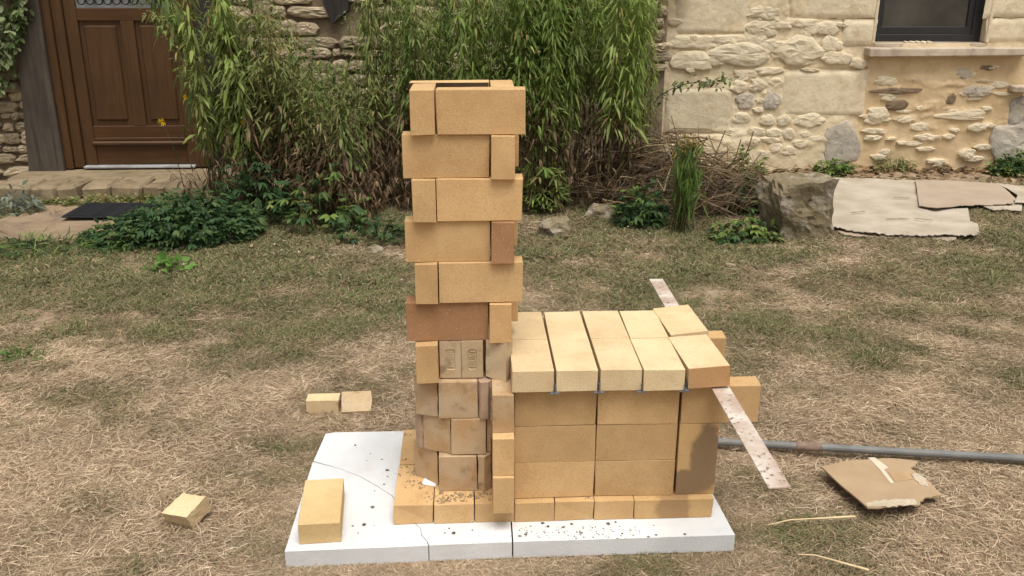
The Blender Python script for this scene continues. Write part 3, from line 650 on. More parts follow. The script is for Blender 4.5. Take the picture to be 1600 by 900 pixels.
# dressed blocks and lumps: (u0,v0,u1,v1, standing out, squareness, material)
B = []
def c7(a, b2, c, d): return (1000+a/3.6, b2/3.6, 1000+c/3.6, d/3.6)
def c1(a, b2, c, d): return (1150+a/3.556, b2/3.556, 1150+c/3.556, d/3.556)
SPEC = [
    (c7(215, -60, 605, 186), .010, 14, 'ashlar'), (c7(150, 503, 505, 745), .016, 10, 'ashlar'), (c1(315, -90, 778, 100), .010, 14, 'ashlar'), (c1(262, 398, 705, 640), .013, 8, 'ashlar'),
    (c1(602, 112, 770, 250), .008, 7, 'ashlar'), (c1(1408, -90, 1620, 96), .006, 14, 'ashlar'), (c1(1400, 106, 1620, 232), .006, 12, 'ashlar'),
    (c7(610, 40, 795, 106), .03, 2.6, 'lime'), (c7(605, 115, 722, 193), .03, 2.6, 'lime'), (c7(195, 205, 395, 272), .014, 3, 'lime'), (c7(405, 196, 585, 240), .014, 3, 'lime'), (c7(590, 196, 705, 250), .016, 3, 'lime'),
    (c7(185, 290, 400, 392), .02, 3, 'lime'), (c7(405, 255, 728, 362), .045, 2.4, 'lime'), (c7(708, 225, 768, 292), .014, 2.5, 'lime'), (c7(790, 215, 1005, 362), .036, 2.3, 'lime'), (c1(480, 205, 560, 285), .018, 3, 'lime'),
    (c1(445, 128, 560, 190), .02, 2.6, 'lime'), (c1(310, 110, 440, 150), .016, 2.6, 'lime'), (c7(700, 120, 850, 160), .018, 2.3, 'lime'), (c7(1040, 295, 1160, 360), .02, 2.4, 'lime'),
    (c7(540, 398, 645, 436), .014, 2.6, 'lime'), (c7(655, 380, 795, 416), .018, 2.6, 'lime'), (c7(525, 452, 595, 522), .026, 2.4, 'lime'), (c7(625, 448, 705, 508), .024, 2.4, 'lime'), (c7(728, 438, 795, 484), .022, 2.4, 'lime'),
    (c7(548, 528, 634, 612), .02, 2.4, 'greystone'), (c7(696, 528, 782, 612), .02, 2.4, 'greystone'), (c7(636, 606, 692, 634), .016, 2.2, 'lime'), (c7(526, 636, 612, 692), .022, 2.3, 'lime'), (c7(676, 662, 756, 702), .024, 2.3, 'lime'), (c7(776, 648, 842, 704), .02, 2.3, 'lime'), (c7(880, 648, 1035, 712), .02, 2.6, 'lime'),
    (c7(596, 716, 692, 762), .02, 2.3, 'lime'), (c7(716, 722, 794, 768), .024, 2.3, 'lime'), (c7(806, 728, 864, 782), .018, 2.3, 'lime'), (c7(902, 738, 950, 770), .016, 2.3, 'lime'), (c7(586, 772, 668, 816), .036, 2.2, 'lime'), (c7(676, 772, 795, 802), .022, 2.2, 'lime'), (c7(866, 788, 944, 830), .028, 2.2, 'lime'), (c7(776, 828, 874, 872), .022, 2.3, 'lime'), (c7(488, 838, 552, 882), .02, 2.3, 'greystone'), (c7(656, 846, 724, 874), .018, 2.3, 'lime'),
    (c7(500, 725, 585, 760), .018, 2.3, 'lime'), (c7(470, 786, 540, 812), .018, 2.3, 'lime'),
    (c1(508, 690, 664, 900), .018, 2.6, 'greystone'), (c1(775, 425, 885, 472), .03, 2.2, 'lime'), (c1(950, 422, 1058, 452), .026, 2.2, 'lime'), (c1(776, 486, 1024, 520), .030, 2.0, 'darkstone'), (c1(1040, 462, 1124, 486), .018, 2.2, 'lime'), (c1(1150, 455, 1258, 478), .028, 2.1, 'lime'),
    (c1(1195, 380, 1302, 440), .032, 2.0, 'greystone'), (c1(1128, 348, 1162, 384), .016, 2.2, 'darkstone'), (c1(1352, 362, 1438, 390), .024, 2.1, 'darkstone'), (c1(1268, 480, 1412, 532), .036, 2.0, 'greystone'), (c1(1148, 508, 1208, 580), .022, 2.2, 'darkstone'), (c1(838, 562, 942, 610), .028, 2.1, 'darkstone'), (c1(732, 600, 836, 672), .036, 2.1, 'lime'),
    (c1(995, 588, 1046, 614), .024, 2.1, 'lime'), (c1(1056, 566, 1116, 606), .022, 2.2, 'lime'), (c1(1118, 622, 1366, 668), .030, 2.2, 'lime'), (c1(905, 648, 982, 682), .026, 2.1, 'lime'), (c1(978, 680, 1064, 728), .026, 2.1, 'lime'), (c1(718, 712, 822, 742), .022, 2.2, 'lime'), (c1(1296, 688, 1394, 728), .03, 2.1, 'lime'), (c1(1000, 742, 1116, 782), .03, 2.1, 'lime'), (c1(1146, 744, 1206, 772), .024, 2.1, 'lime'), (c1(1190, 712, 1236, 735), .02, 2.1, 'lime'),
    (c1(722, 752, 798, 782), .028, 2.1, 'lime'), (c1(836, 762, 884, 778), .02, 2.1, 'lime'), (c1(896, 782, 944, 806), .022, 2.1, 'lime'), (c1(1252, 826, 1316, 880), .03, 2.1, 'lime'), (c1(1340, 440, 1412, 458), .016, 2.1, 'lime'), (c1(1020, 638, 1062, 656), .016, 2.2, 'lime'),
    (c1(1450, 690, 1640, 930), .05, 2.6, 'greystone'), (c1(1545, 540, 1640, 700), .03, 3, 'greystone'), (c1(640, 330, 725, 378), .018, 3, 'lime'), (c1(560, 300, 640, 350), .016, 2.4, 'lime')]
for i in range(70):
    u, v = rnd.uniform(1040, 1348), rnd.uniform(2, 264)
    if all(not (b0_[0]-3 < u < b0_[2]+3 and b0_[1]-2 < v < b0_[3]+2) for b0_, dp_, sq_, mt_ in SPEC if sq_ > 6 or mt_ == 'greystone'):
        a_, c_ = rnd.uniform(5, 14), rnd.uniform(3, 7); SPEC.append(((u-a_, v-c_, u+a_, v+c_), rnd.uniform(.008, .02), 2.3, 'lime'))
for i in range(34):
    u, v = rnd.uniform(1355, 1570), rnd.uniform(100, 258); a_, c_ = rnd.uniform(6, 18), rnd.uniform(2, 5); SPEC.append(((u-a_, v-c_, u+a_, v+c_), rnd.uniform(.006, .016), 2.1, 'lime'))
SPEC = [(on_y(q[0], q[1], YR), on_y(q[2], q[3], YR), dp, sq, mt) for q, dp, sq, mt in SPEC]
SPEC = [(a_, b_, dp*(.34 if sq <= 6 else .35), sq, mt) for a_, b_, dp, sq, mt in SPEC]
def PLACE_STONES():
    for i, (p0, p1, dp, sq, mt) in enumerate(SPEC):
        w_, h_ = abs(p1.x-p0.x), abs(p0.z-p1.z)
        m = block_mesh(w_*1.02, h_*1.04, dp*.55, 200+i, M[mt]) if sq > 6 else stone_mesh(w_*1.12, h_*1.15, dp*1.15+.004, 200+i, sq, M[mt], .42, 18 if w_ > .08 else 12)
        link('stone_block' if sq > 6 else 'stone', m, house, Vector(((p0.x+p1.x)/2, YR-.004, (p0.z+p1.z)/2))-hp, (0, rnd.uniform(-.06, .06) if sq < 5 else 0, 0))
xs = np.arange(1.60, 5.6, .009); zs = np.arange(-.25, 1.95, .009); X, Z = np.meshgrid(xs, zs)
Yw = YR-.012*(fbm(X*5, Z*5, 5)-.5)*2-.03*(fbm(X*1.6+9, Z*1.6, 3)-.5)*2
lines = [((1060, 53), (1160, 53)), ((1240, 27), (1368, 28)), ((1140, 150), (1142, 205)), ((1060, 209), (1140, 208)), ((1330, 106), (1353, 106)), ((1225, 108), (1352, 108)), ((1545, 27), (1600, 28)), ((1167, 0), (1166, 50)), ((1233, 3), (1234, 28)), ((1318, 32), (1319, 66))]
for (u0, v0), (u1, v1) in lines:
    p0, p1 = on_y(u0, v0, YR), on_y(u1, v1, YR); ax, az, bx, bz = p0.x, p0.z, p1.x, p1.z; L2 = (bx-ax)**2+(bz-az)**2
    t = np.clip(((X-ax)*(bx-ax)+(Z-az)*(bz-az))/L2, 0, 1); dd = np.hypot(X-(ax+t*(bx-ax)), Z-(az+t*(bz-az))+.006*(fbm(X*20, Z*3)-.5)); Yw += .012*np.exp(-(dd/.009)**2)
WN = fbm(X*26, Z*26, 3)-.5; WN2 = fbm(X*55, Z*55, 2)-.5
for p0, p1, dp, sq, mt in SPEC:
    if sq > 6: continue
    cx_, cz_, w_, h_ = (p0.x+p1.x)/2, (p0.z+p1.z)/2, abs(p1.x-p0.x)/2, abs(p1.z-p0.z)/2
    ii = slice(max(0, int((cx_-w_*2-.05-xs[0])/.009)), int((cx_+w_*2+.05-xs[0])/.009)+1); jj = slice(max(0, int((cz_-h_*2-.05-zs[0])/.009)), int((cz_+h_*2+.05-zs[0])/.009)+1)
    if X[jj, ii].size == 0: continue
    rr = np.sqrt(((X[jj, ii]-cx_)/(w_*1.12+.01))**2+((Z[jj, ii]-cz_)/(h_*1.12+.008))**2)+WN[jj, ii]*.9
    Yw[jj, ii] -= dp*.85*np.exp(-np.clip(rr, 0, 3)**3)*(1+WN2[jj, ii])
Yw += .0045*WN*(.4+fbm(X*2+40, Z*2, 2))
nx, nz = len(xs), len(zs); idx = (np.arange(nz-1)[:, None]*nx+np.arange(nx-1)); cxm = (X[:-1, :-1]+X[1:, 1:])/2; czm = (Z[:-1, :-1]+Z[1:, 1:])/2
hole = (cxm > WX0) & (cxm < WX1) & (czm > WZ0)
och = (cxm > 3.135+.03*np.sin(czm*9)+.12*np.clip(.35-czm, 0, 1)) & (czm < .82) & (cxm < 4.36+.4*np.clip(czm-.3, -1, .2)) | ((cxm > 3.1) & (czm < .06))
def part_of(maskk, nm, mat):
    i0 = idx[maskk].ravel(); T = np.stack([i0, i0+1, i0+nx+1, i0+nx], 1); use, inv = np.unique(T, return_inverse=True)
    Vv = np.stack([X, Yw, Z], -1).reshape(-1, 3)[use]-np.array([3.2, YR, 0]); return link(nm, mesh_np(nm, Vv, inv.reshape(-1, 4), None, mat, True), house)
part_of(~hole & ~och, 'wall', M['render']); part_of(~hole & och, 'render_patch', M['ochre_render'])
hp = house.location
def bx(name, x0, x1, y0, y1, z0, z1, mat, parent, bev=.003, chip=0, seed=0):
    pw = Vector((0, 0, 0)); q = parent
    while q is not None: pw += q.location; q = q.parent
    return link(name, box_mesh(name, x1-x0, y1-y0, z1-z0, M[mat], bev, chip, seed), parent, Vector(((x0+x1)/2, (y0+y1)/2, (z0+z1)/2))-pw)
# the body of the house behind the face
bx('inner_wall', 1.62, WX0, YR+.07, YR+.5, -.2, 1.9, 'render', house); bx('inner_wall', WX1, 5.58, YR+.07, YR+.5, -.2, 1.9, 'render', house); bx('inner_wall', WX0, WX1, YR+.10, YR+.5, -.2, WZ0-.02, 'render', house)
for x0, x1 in ((WX0-.02, WX0+.002), (WX1-.002, WX1+.02)):
    bx('reveal', x0, x1, YR-.008, YR+.22, WZ0, 1.9, 'ashlar', house, .004, .002, 4)
win = bx('window', WX0+.005, WX1-.005, YR+.085, YR+.145, WZ0+.004, WZ0+.055, 'winframe', house, .002)
bx('frame_side', WX0+.005, WX0+.055, YR+.086, YR+.144, WZ0+.0555, 1.9, 'winframe', win, .002); bx('frame_side', WX1-.075, WX1-.005, YR+.086, YR+.144, WZ0+.0555, 1.9, 'winframe', win, .002)
bx('sash', WX0+.0555, WX1-.0755, YR+.095, YR+.135, WZ0+.0555, WZ0+.11, 'winframe', win, .002); bx('sash', WX0+.0555, WX0+.085, YR+.095, YR+.135, WZ0+.1105, 1.9, 'winframe', win, .002); bx('sash', WX1-.115, WX1-.0755, YR+.095, YR+.135, WZ0+.1105, 1.9, 'winframe', win, .002)
bx('pane', WX0+.0855, WX1-.1155, YR+.112, YR+.118, WZ0+.1105, 1.9, 'glass', win, 0)
sl_ = bx('sill', 3.150, 4.365, YR-.10, YR+.08, .815, .875, 'sill', house, .008, .004, 2); bx('sill_lip', 3.22, 4.055, YR+.0, YR+.083, .8755, .903, 'sill', sl_, .003)
# sill needs a few chips of plaster
for i in range(5):
    p = on_y(1418+i*9, 58, YR+.02); link('plaster_chip', stone_mesh(.035, .018, .01, 90+i, 2.2, M['ashlar'], .3, 8), sl_, Vector((p.x, YR+.02, .908))-hp-sl_.location)
PLACE_STONES()
# small shelf stone at the right edge
p = on_y(1590, 133, YR); link('bracket_stone', box_mesh('bracket_stone', .14, .09, .045, M['sill'], .006, .004, 8), house, Vector((p.x, YR-.04, p.z-.02))-hp)

# ---- the left house: rubble stone between timbers, door
YL = 4.70
farm = thing('rubble_house', 'old rubble stone house with dark timbers and a brown door at the left', 'house', (-1, YL, 0)); fp = farm.location
xs = np.arange(-5.2, 1.66, .03); zs = np.arange(-.25, 1.95, .03); X, Z = np.meshgrid(xs, zs); Yw = YL-.02*(fbm(X*6, Z*6, 4)-.5); nx, nz = len(xs), len(zs)
idx = (np.arange(nz-1)[:, None]*nx+np.arange(nx-1)); cxm = X[:-1, :-1]+.015; keep = ~((cxm > -2.74) & (cxm < -1.70))
i0 = idx[keep].ravel(); T = np.stack([i0, i0+1, i0+nx+1, i0+nx], 1)
link('wall', mesh_np('wall', np.stack([X, Yw, Z], -1).reshape(-1, 3)-np.array(fp), T, None, M['mortar'], True), farm)
bx('inner_wall', -5.2, -2.76, YL+.05, YL+.5, -.2, 1.9, 'mortar', farm); bx('inner_wall', -1.69, 1.615, YL+.05, YL+.5, -.2, 1.9, 'mortar', farm)
SM = [stone_mesh(1, 1, .028, 700+i, 4.5, M['rubble'], .34, 14) for i in range(14)]
def rubble(x0, x1, z0, z1, hmin, hmax, skip=None, depth=1.):
    z = z0
    while z < z1:
        h = rnd.uniform(hmin, hmax); x = x0+rnd.uniform(-.05, .02)
        while x < x1:
            wd = h*rnd.choice((.9, 1.3, 1.8, 2.4, 3.4))*rnd.uniform(.85, 1.2); hh = h*rnd.uniform(.72, 1.15)
            if not (skip and skip(x+wd/2, z+h/2)):
                o = link('stone', rnd.choice(SM), farm, Vector((x+wd/2, YL-.008-rnd.uniform(0, .018), z+h/2+rnd.uniform(-.008, .008)))-fp, (0, rnd.uniform(-.07, .07), 0)); o.scale = (wd*.99, depth*rnd.uniform(.8, 1.6), hh*.99)
            x += wd*1.02
        z += h*1.02
rubble(-1.50, -.02, .50, 1.40, .045, .115, lambda x, z: -.86+(1.3-z)*.3 < x < -.58+(1.3-z)*.3 and z > 1.0)
rubble(.10, 1.58, .72, 1.40, .06, .10)
rubble(-3.55, -2.98, -.02, .70, .05, .09)
# timbers
def timber(name, pts, y0, y1, mat='timber_dark', label=None):
    V = []; 
    for y in (y0, y1):
        for x, z in pts: V.append(Vector((x, y, z))-fp)
    n = len(pts); F = [list(range(n))[::-1], list(range(n, 2*n))]+[[i, (i+1) % n, n+(i+1) % n, n+i] for i in range(n)]
    bm = bmesh.new(); vs = [bm.verts.new(v) for v in V]
    for f in F: bm.faces.new([vs[i] for i in f])
    bmesh.ops.recalc_face_normals(bm, faces=bm.faces[:])
    for _ in range(2): bmesh.ops.subdivide_edges(bm, edges=[e for e in bm.edges if e.calc_length() > .15], cuts=2)
    for v in bm.verts: v.co += noise.noise_vector(v.co*5)*.012
    me = bpy.data.meshes.new(name); bm.to_mesh(me); bm.free(); me.materials.append(M[mat]); o = link(name, me, farm)
    if label: o['label'] = label
    return o
timber('timber_post', [(-2.99, .0), (-2.735, -.0), (-2.735, 1.9), (-2.86, 1.9)], 4.60, 4.76, 'timber', 'broad grey weathered post')
timber('timber_post', [(-1.70, .0), (-1.53, -.0), (-1.50, 1.9), (-1.70, 1.9)], 4.64, 4.76)
timber('timber_brace', [(-.80, 1.9), (-.60, 1.9), (-.62, 1.15), (-.74, 1.06), (-.80, 1.2)], 4.64, 4.78)
timber('timber_post', [(-.01, .0), (.09, -.0), (.09, 1.9), (-.01, 1.9)], 4.655, 4.77)
# door
dr = link('door', None, farm, Vector((-2.2, 4.68, .05))-fp)
link('door_leaf', None) if False else None
bx('stile', -2.60, -2.515, 4.67, 4.715, .062, 1.9, 'door', dr, .003); bx('stile', -1.862, -1.80, 4.67, 4.715, .062, 1.9, 'door', dr, .003); bx('stile', -2.225, -2.13, 4.671, 4.714, .345, 1.078, 'door', dr, .003)
bx('rail', -2.5145, -1.8625, 4.671, 4.714, 1.0785, 1.163, 'doorh', dr, .003); bx('rail', -2.5145, -1.8625, 4.671, 4.714, .262, .3445, 'doorh', dr, .003)
for x0, x1 in ((-2.5145, -2.2255), (-2.1295, -1.8625)):
    bx('panel', x0+.032, x1-.032, 4.677, 4.705, .345+.04, 1.078-.032, 'door', dr, .008); bx('panel_recess', x0, x1, 4.69, 4.712, .345, 1.078, 'door', dr, 0)
bx('kick_board', -2.5145, -1.8625, 4.676, 4.713, .062, .205, 'doorh', dr, .003); bx('drip_moulding', -2.53, -1.85, 4.645, 4.70, .2055, .236, 'doorh', dr, .01); bx('rail', -2.5145, -1.8625, 4.668, 4.712, .2365, .2615, 'doorh', dr, .004)
bx('glazing', -2.5145, -1.8625, 4.688, 4.70, 1.1635, 1.9, 'doorglass', dr, 0)
A = Acc()
for i in range(11):
    cx = -2.47+i*.06; P = [Vector((cx+.026*math.cos(t), 4.672, 1.215-.026*math.sin(t)*1.1)) for t in np.linspace(-.5, math.pi+.5, 12)]; add_stick(A, [p-Vector((-2.2, 4.68, .05)) for p in P], [.0045]*12, (1, 1, 1), 5)
add_stick(A, [Vector((-2.51, 4.675, 1.235))-Vector((-2.2, 4.68, .05)), Vector((-1.865, 4.675, 1.235))-Vector((-2.2, 4.68, .05))], [.005, .005], (1, 1, 1), 5)
A.build('scroll_grille', M['iron'], dr)
bx('frame_post', -2.733, -2.675, 4.625, 4.735, .04, 1.9, 'door', farm, .005); bx('frame_post', -2.6745, -2.6025, 4.648, 4.735, .045, 1.9, 'door', farm, .005); bx('frame_post', -1.7985, -1.705, 4.64, 4.735, .045, 1.9, 'door', farm, .005)
bx('threshold', -2.60, -1.80, 4.615, 4.72, .046, .060, 'alu', farm, .002)
bx('lintel_wall', -2.74, -1.70, 4.76, 5.1, -.1, 1.9, 'mortar', farm, 0)
# door step of cut stones and the paving slab with the mat
st = thing('stone_step', 'worn stone step below the brown door', 'step', (-2.2, 4.3, 0))
x = -2.98
while x < -1.35:
    wd = rnd.uniform(.14, .24); me = box_mesh('stone', wd-.012, .30, .105, M['step'], .018, .009, int(x*100)); link('stone', me, st, (x+wd/2+2.2, -.11+rnd.uniform(-.02, .02), -.010), (0, rnd.uniform(-.03, .03), rnd.uniform(-.04, .04))); x += wd
me = box_mesh('tread', 1.7, .46, .09, M['step'], .01, .004, 4); link('tread', me, st, (.02, .27, -.012))
pv = prism('paving_slab', [Vector(p) for p in ((-2.55, 2.98, 0), (-2.1, 2.90, 0), (-1.72, 2.98, 0), (-1.6, 3.5, 0), (-2.2, 3.62, 0), (-2.65, 3.45, 0))], -.08, -.012, M['darkstone'], .012, 4)
tag(link('paving_slab', pv), 'rough brown paving slab in front of the door step', 'paving slab')
mt = link('door_mat', None, None, (-2.0, 3.52, .006), (0, 0, -.05)); tag(mt, 'black ribbed rubber mat on the brown paving slab', 'mat')
link('backing', box_mesh('backing', .50, .34, .008, M['mat'], .002), mt, (0, 0, 0))
rb = box_mesh('rib', .49, .008, .006, M['mat'], .001)
for i in range(16): link('rib', rb, mt, (0, -.155+i*.0207, .0072))

# ------------------------------------------------------------------ plants
def stem_path(x, y, h, lean, droop, k=7):
    z0 = gz(x, y)-.01; P = []
    for i in range(k):
        t = i/(k-1); P.append(Vector((x+lean[0]*t**1.6, y+lean[1]*t**1.6, z0+h*(t-droop*max(0, t-.55)**2*1.6))))
    return P
LEAFX = 3.3
def plant(label, cat, xr, yr, n, h, leaves, cols, L=.07, W=.013, t0=.25, lean=.18, droop=.3, hang=.8, stemcol=(.12, .12, .04), dead=0., name='leafy_weed', wts=None, leafdroop=.5, group=None, deadn=30):
    cx, cy = (xr[0]+xr[1])/2, (yr[0]+yr[1])/2
    root = thing(name, label, cat, (0, 0, 0), (0, 0, 0), group); S = Acc(); A = Acc()
    for _ in range(n):
        x, y = rnd.uniform(*xr), rnd.uniform(*yr); hh = rnd.uniform(*h)
        ln = (rnd.gauss(0, lean), rnd.gauss(-lean*.4, lean*.6)); P = stem_path(x, y, hh, ln, droop*rnd.uniform(.3, 1.5))
        add_stick(S, P, [.0042*(1-.75*i/6) for i in range(7)], np.array(stemcol)*rnd.uniform(.7, 1.4))
        m = int(leaves*LEAFX*rnd.uniform(.7, 1.2)); t = t0+(1-t0)*rng.random(m)**.8; Pn = np.array([tuple(p) for p in P]); s = t*6; i = np.minimum(s.astype(int), 5); f = (s-i)[:, None]
        pos = Pn[i]*(1-f)+Pn[i+1]*f; a = rng.uniform(0, 2*math.pi, m); hg = hang*rnd.choice((.2, .7, 1., 1.3)); D = np.stack([np.cos(a), np.sin(a), rng.normal(.3-hg*1.1, .6, m)], 1); side_ = rng.random(m)**1.6*rnd.choice((.02, .06, .10)); pos = pos+np.stack([np.cos(a)*side_, np.sin(a)*side_, -side_*.3+rng.normal(0, .012, m)], 1)
        own = np.array(rnd.choice(cols)); c = pal(cols, m, .2, wts)*.45+own*.55*rng.uniform(.85, 1.15, (m, 1)); big = rnd.choice((.7, .9, 1.05, 1.35)); yl = rng.random(m) < .05; c[yl] = pal([(.48, .42, .14), (.40, .30, .12), (.34, .36, .14)], int(yl.sum()))
        if dead:
            dm = t < dead*rng.uniform(.7, 1.3, m); c[dm] = pal(BROWN, int(dm.sum()), .3)
        ll = L*.84*big*rng.uniform(.35, 1.2, m)*(1-.4*t); add_leaves(A, pos, D, ll, ll*(W/L)*rng.uniform(.9, 1.6, m), c, leafdroop)
    for _ in range(deadn):                # bare dead stalks at the foot
        x, y = rnd.uniform(*xr), rnd.uniform(yr[0]-.05, yr[1]); hh = rnd.uniform(.25, .7)*min(1, h[0]); P = stem_path(x, y, hh, (rnd.gauss(0, .14), rnd.gauss(0, .1)), .3)
        c = np.array(rnd.choice(BROWN))*rnd.uniform(.7, 1.5); add_stick(S, P, [.0035*(1-.6*i/6) for i in range(7)], c)
        m = 9; t = rng.random(m); Pn = np.array([tuple(p) for p in P]); i = np.minimum((t*6).astype(int), 5); a = rng.uniform(0, 6.28, m)
        add_leaves(A, Pn[i], np.stack([np.cos(a), np.sin(a), rng.uniform(-1.5, 0, m)], 1), .045, .012, pal(BROWN, m, .3), .6)
    S.build('stems', M['leaf'], root, 'stuff'); A.build('leaves', M['leaf'], root, 'stuff'); return root
G1 = 'tall weeds growing along the old house'
plant('tall bush of dense bright green narrow leaves right behind the chimney', 'plant', (.62, 1.28), (3.55, 4.15), 80, (1.4, 1.9), 96, LIME+GREEN[:2], .09, .013, .30, .13, .25, 1.0, dead=.36, group=G1, deadn=90)
plant('bright green reed like weeds just right of the chimney top', 'plant', (.18, .66), (3.5, 4.1), 52, (1.35, 1.85), 90, LIME+GREEN, .085, .013, .30, .09, .25, .9, dead=.38, group=G1, deadn=60)
plant('tall green weeds left of the chimney top in front of the stones', 'plant', (-.42, .10), (3.6, 4.1), 48, (1.2, 1.75), 76, GREEN+LIME[:1]+OLIVE[:2], .08, .013, .25, .08, .25, .8, dead=.45, group=G1, deadn=110)
plant('shorter dark tangled weeds below the bare patch of stone wall', 'plant', (-.86, -.38), (3.3, 3.9), 46, (.65, 1.1), 56, GREEN+OLIVE, .08, .015, .2, .10, .3, .6, dead=.55, group=G1, deadn=150)
plant('olive weeds with yellowing leaves left of the bare stones', 'plant', (-1.22, -.82), (3.5, 4.0), 46, (.85, 1.45), 64, OLIVE+GREEN, .09, .015, .25, .12, .35, .7, dead=.5, group=G1, deadn=60)
plant('drooping pale green stems hanging over the right side of the door', 'plant', (-1.48, -1.18), (3.5, 3.95), 22, (1.25, 1.75), 64, OLIVE+GREEN+LIME[:2], .11, .02, .25, .10, .5, .95, dead=.22, group=G1, deadn=40)
plant('olive brown fringe of weeds at the corner of the cream wall', 'plant', (1.22, 1.40), (3.85, 4.25), 16, (1.0, 1.7), 60, OLIVE+LIME[:1], .085, .012, .35, .07, .35, 1.0, dead=.3, group=G1, deadn=30)
plant('slim weed leaning over the door with a withered tip', 'plant', (-1.50, -1.46), (3.85, 3.95), 1, (.84, .85), 70, OLIVE, .05, .009, .35, .0, .2, .5, group=G1, deadn=0)

def mound(name, label, cat, c, r, h, n, cols, L, W, lobes=3, group=None, hang=.25, wts=None, stems=30):
    root = thing(name, label, cat, (c[0], c[1], 0), (0, 0, 0), group); A = Acc(); S = Acc(); z0 = gz(*c)
    a = rng.uniform(0, 2*math.pi, n); q = rng.random(n)**.5; zt = rng.random(n)**.8
    P = np.stack([r[0]*np.cos(a)*q, r[1]*np.sin(a)*q, z0+h*zt*(1-.55*q**2)*(.75+.5*rng.random(n))], 1)
    out = np.stack([np.cos(a)*q, np.sin(a)*q, np.full(n, .25)], 1)+rng.normal(0, .5, (n, 3)); col = pal(cols, n, .22, wts); ll = L*rng.uniform(.55, 1.2, n)
    for k in range(lobes):
        an = (k-(lobes-1)/2)*.75; D = norm(out); ca, sa = math.cos(an), math.sin(an); D2 = np.stack([D[:, 0]*ca-D[:, 1]*sa, D[:, 0]*sa+D[:, 1]*ca, D[:, 2]-.15], 1)
        add_leaves(A, P+D2*.002*k, D2, ll*(1-.2*abs(k-(lobes-1)/2)), ll*(W/L), col, hang)
    for i in range(min(stems, n)):
        j = i*(n//max(1, stems)); p = P[j]; add_stick(S, [Vector((p[0]*.3, p[1]*.3, z0-.01)), Vector((p[0]*.75, p[1]*.75, z0+(p[2]-z0)*.6)), Vector(p)], [.003, .0025, .0015], np.array(cols[0])*.8)
    A.build('leaves', M['leaf'], root, 'stuff'); S.build('stems', M['leaf'], root, 'stuff'); return root
G2 = 'low weeds along the foot of the houses'
def mp(label, u, v, rx, ry, h, n, cols, L=.06, W=.02, lobes=3, **k):
    p = on_z(u, v, G); return mound('low_weed', label, 'plant', (p.x, p.y), (rx, ry), h, n, cols, L, W, lobes, G2, **k)
mp('big dark green mound of weeds between the mat and the tall weeds', 300, 372, .40, .28, .24, 1900, DARKG, .05, .017)
mp('dark green grassy weeds in front of the paving slab at the far left', 60, 396, .42, .13, .09, 700, DARKG+GREEN, .085, .008, 1)
mp('dark leafy weeds just below the rubber mat', 205, 380, .27, .17, .14, 700, DARKG+GREEN[:1], .05, .017)
mp('round leaved light green weed low in the grass below the dark mound', 262, 425, .11, .07, .07, 46, [(.13, .26, .05), (.17, .30, .07)], .06, .04, 1, stems=10)
mp('bluish green jagged weeds beneath the tangled tall weeds', 400, 345, .26, .2, .40, 300, DARKG, .065, .02, 3)
mp('mid green maple shaped leaves low in the tangled weeds', 500, 360, .28, .18, .36, 110, GREEN+DARKG, .08, .026, 5)
mp('dark weeds low behind the left side of the chimney', 590, 375, .24, .14, .16, 120, DARKG, .055, .018, 3)
mp('pale fringed weed just right of the chimney near its middle', 850, 330, .14, .12, .46, 260, LIME+OLIVE, .085, .014, 3)
mp('blue green weeds low beside the brush pile', 1000, 352, .15, .12, .26, 300, DARKG+GREEN[:1], .06, .018, 3)
mp('bright green nettles at the left foot of the boulder', 1165, 374, .20, .15, .12, 240, GREEN+DARKG+OLIVE[:1], .055, .02, 3)
mp('dark green weeds between the boulder and the brush pile', 1172, 330, .18, .15, .20, 420, DARKG+GREEN[:2], .05, .02, 3)
mp('small green bush at the wall above the boulder', 1300, 272, .14, .07, .13, 170, GREEN, .05, .02, 3)
mp('leafy sprig at the wall behind the brush pile', 1165, 285, .13, .08, .28, 150, GREEN+OLIVE[:1], .06, .02, 3)
mp('grey green weeds at the wall left below the window', 1398, 268, .17, .05, .12, 190, OLIVE+GREEN, .05, .012, 1)
mp('tiny green sprig at the wall right below the window', 1468, 262, .03, .03, .12, 30, GREEN, .04, .012, 1)
mp('dark green weeds at the right edge by the wall foot', 1590, 270, .22, .12, .16, 420, DARKG+GREEN, .05, .02, 3)
mp('small green tuft in the dry grass at the far left', 35, 560, .10, .05, .03, 150, [(.10, .18, .04), (.13, .2, .05)], .04, .008, 1)
mp('grey felted plant at the left edge by the step', 20, 330, .15, .15, .18, 160, [(.25, .27, .22), (.18, .21, .16)], .07, .022, 1)
mp('low creepers in front of the door step', 205, 316, .60, .07, .06, 620, OLIVE, .035, .02, 1)
# ivy at the top left
iv = thing('ivy', 'pale green ivy hanging over the wall at the top left corner', 'plant', (-3.1, 4.5, 1)); A = Acc(); n = 420
u = rng.uniform(-60, 52, n); v = rng.uniform(-90, 140, n); k = (u < 48-.22*np.maximum(v, 0)-10*vn(v*.08, v*0)); u, v = u[k], v[k]
P = np.array([tuple(on_y(a_, b2, 4.55)-iv.location) for a_, b2 in zip(u, v)]); P[:, 1] += rng.uniform(-.06, .06, len(P))
for q in (-.9, 0, .9): add_leaves(A, P, np.stack([np.full(len(P), math.sin(q)), np.full(len(P), -.5), np.full(len(P), -math.cos(q))], 1)+rng.normal(0, .25, (len(P), 3)), .055, .035, pal([(.20, .25, .11), (.28, .32, .17), (.12, .18, .06)], len(P)), .1)
A.build('leaves', M['leaf'], iv, 'stuff')
S = Acc()
for i in range(8): x0 = -.12+i*.03; add_stick(S, [Vector((x0+rnd.uniform(-.02, .02), .04, .6)), Vector((x0-.03, .04, .2)), Vector((x0-.06, .04, -.25))], [.004]*3, (.12, .09, .06))
S.build('stems', M['leaf'], iv, 'stuff')
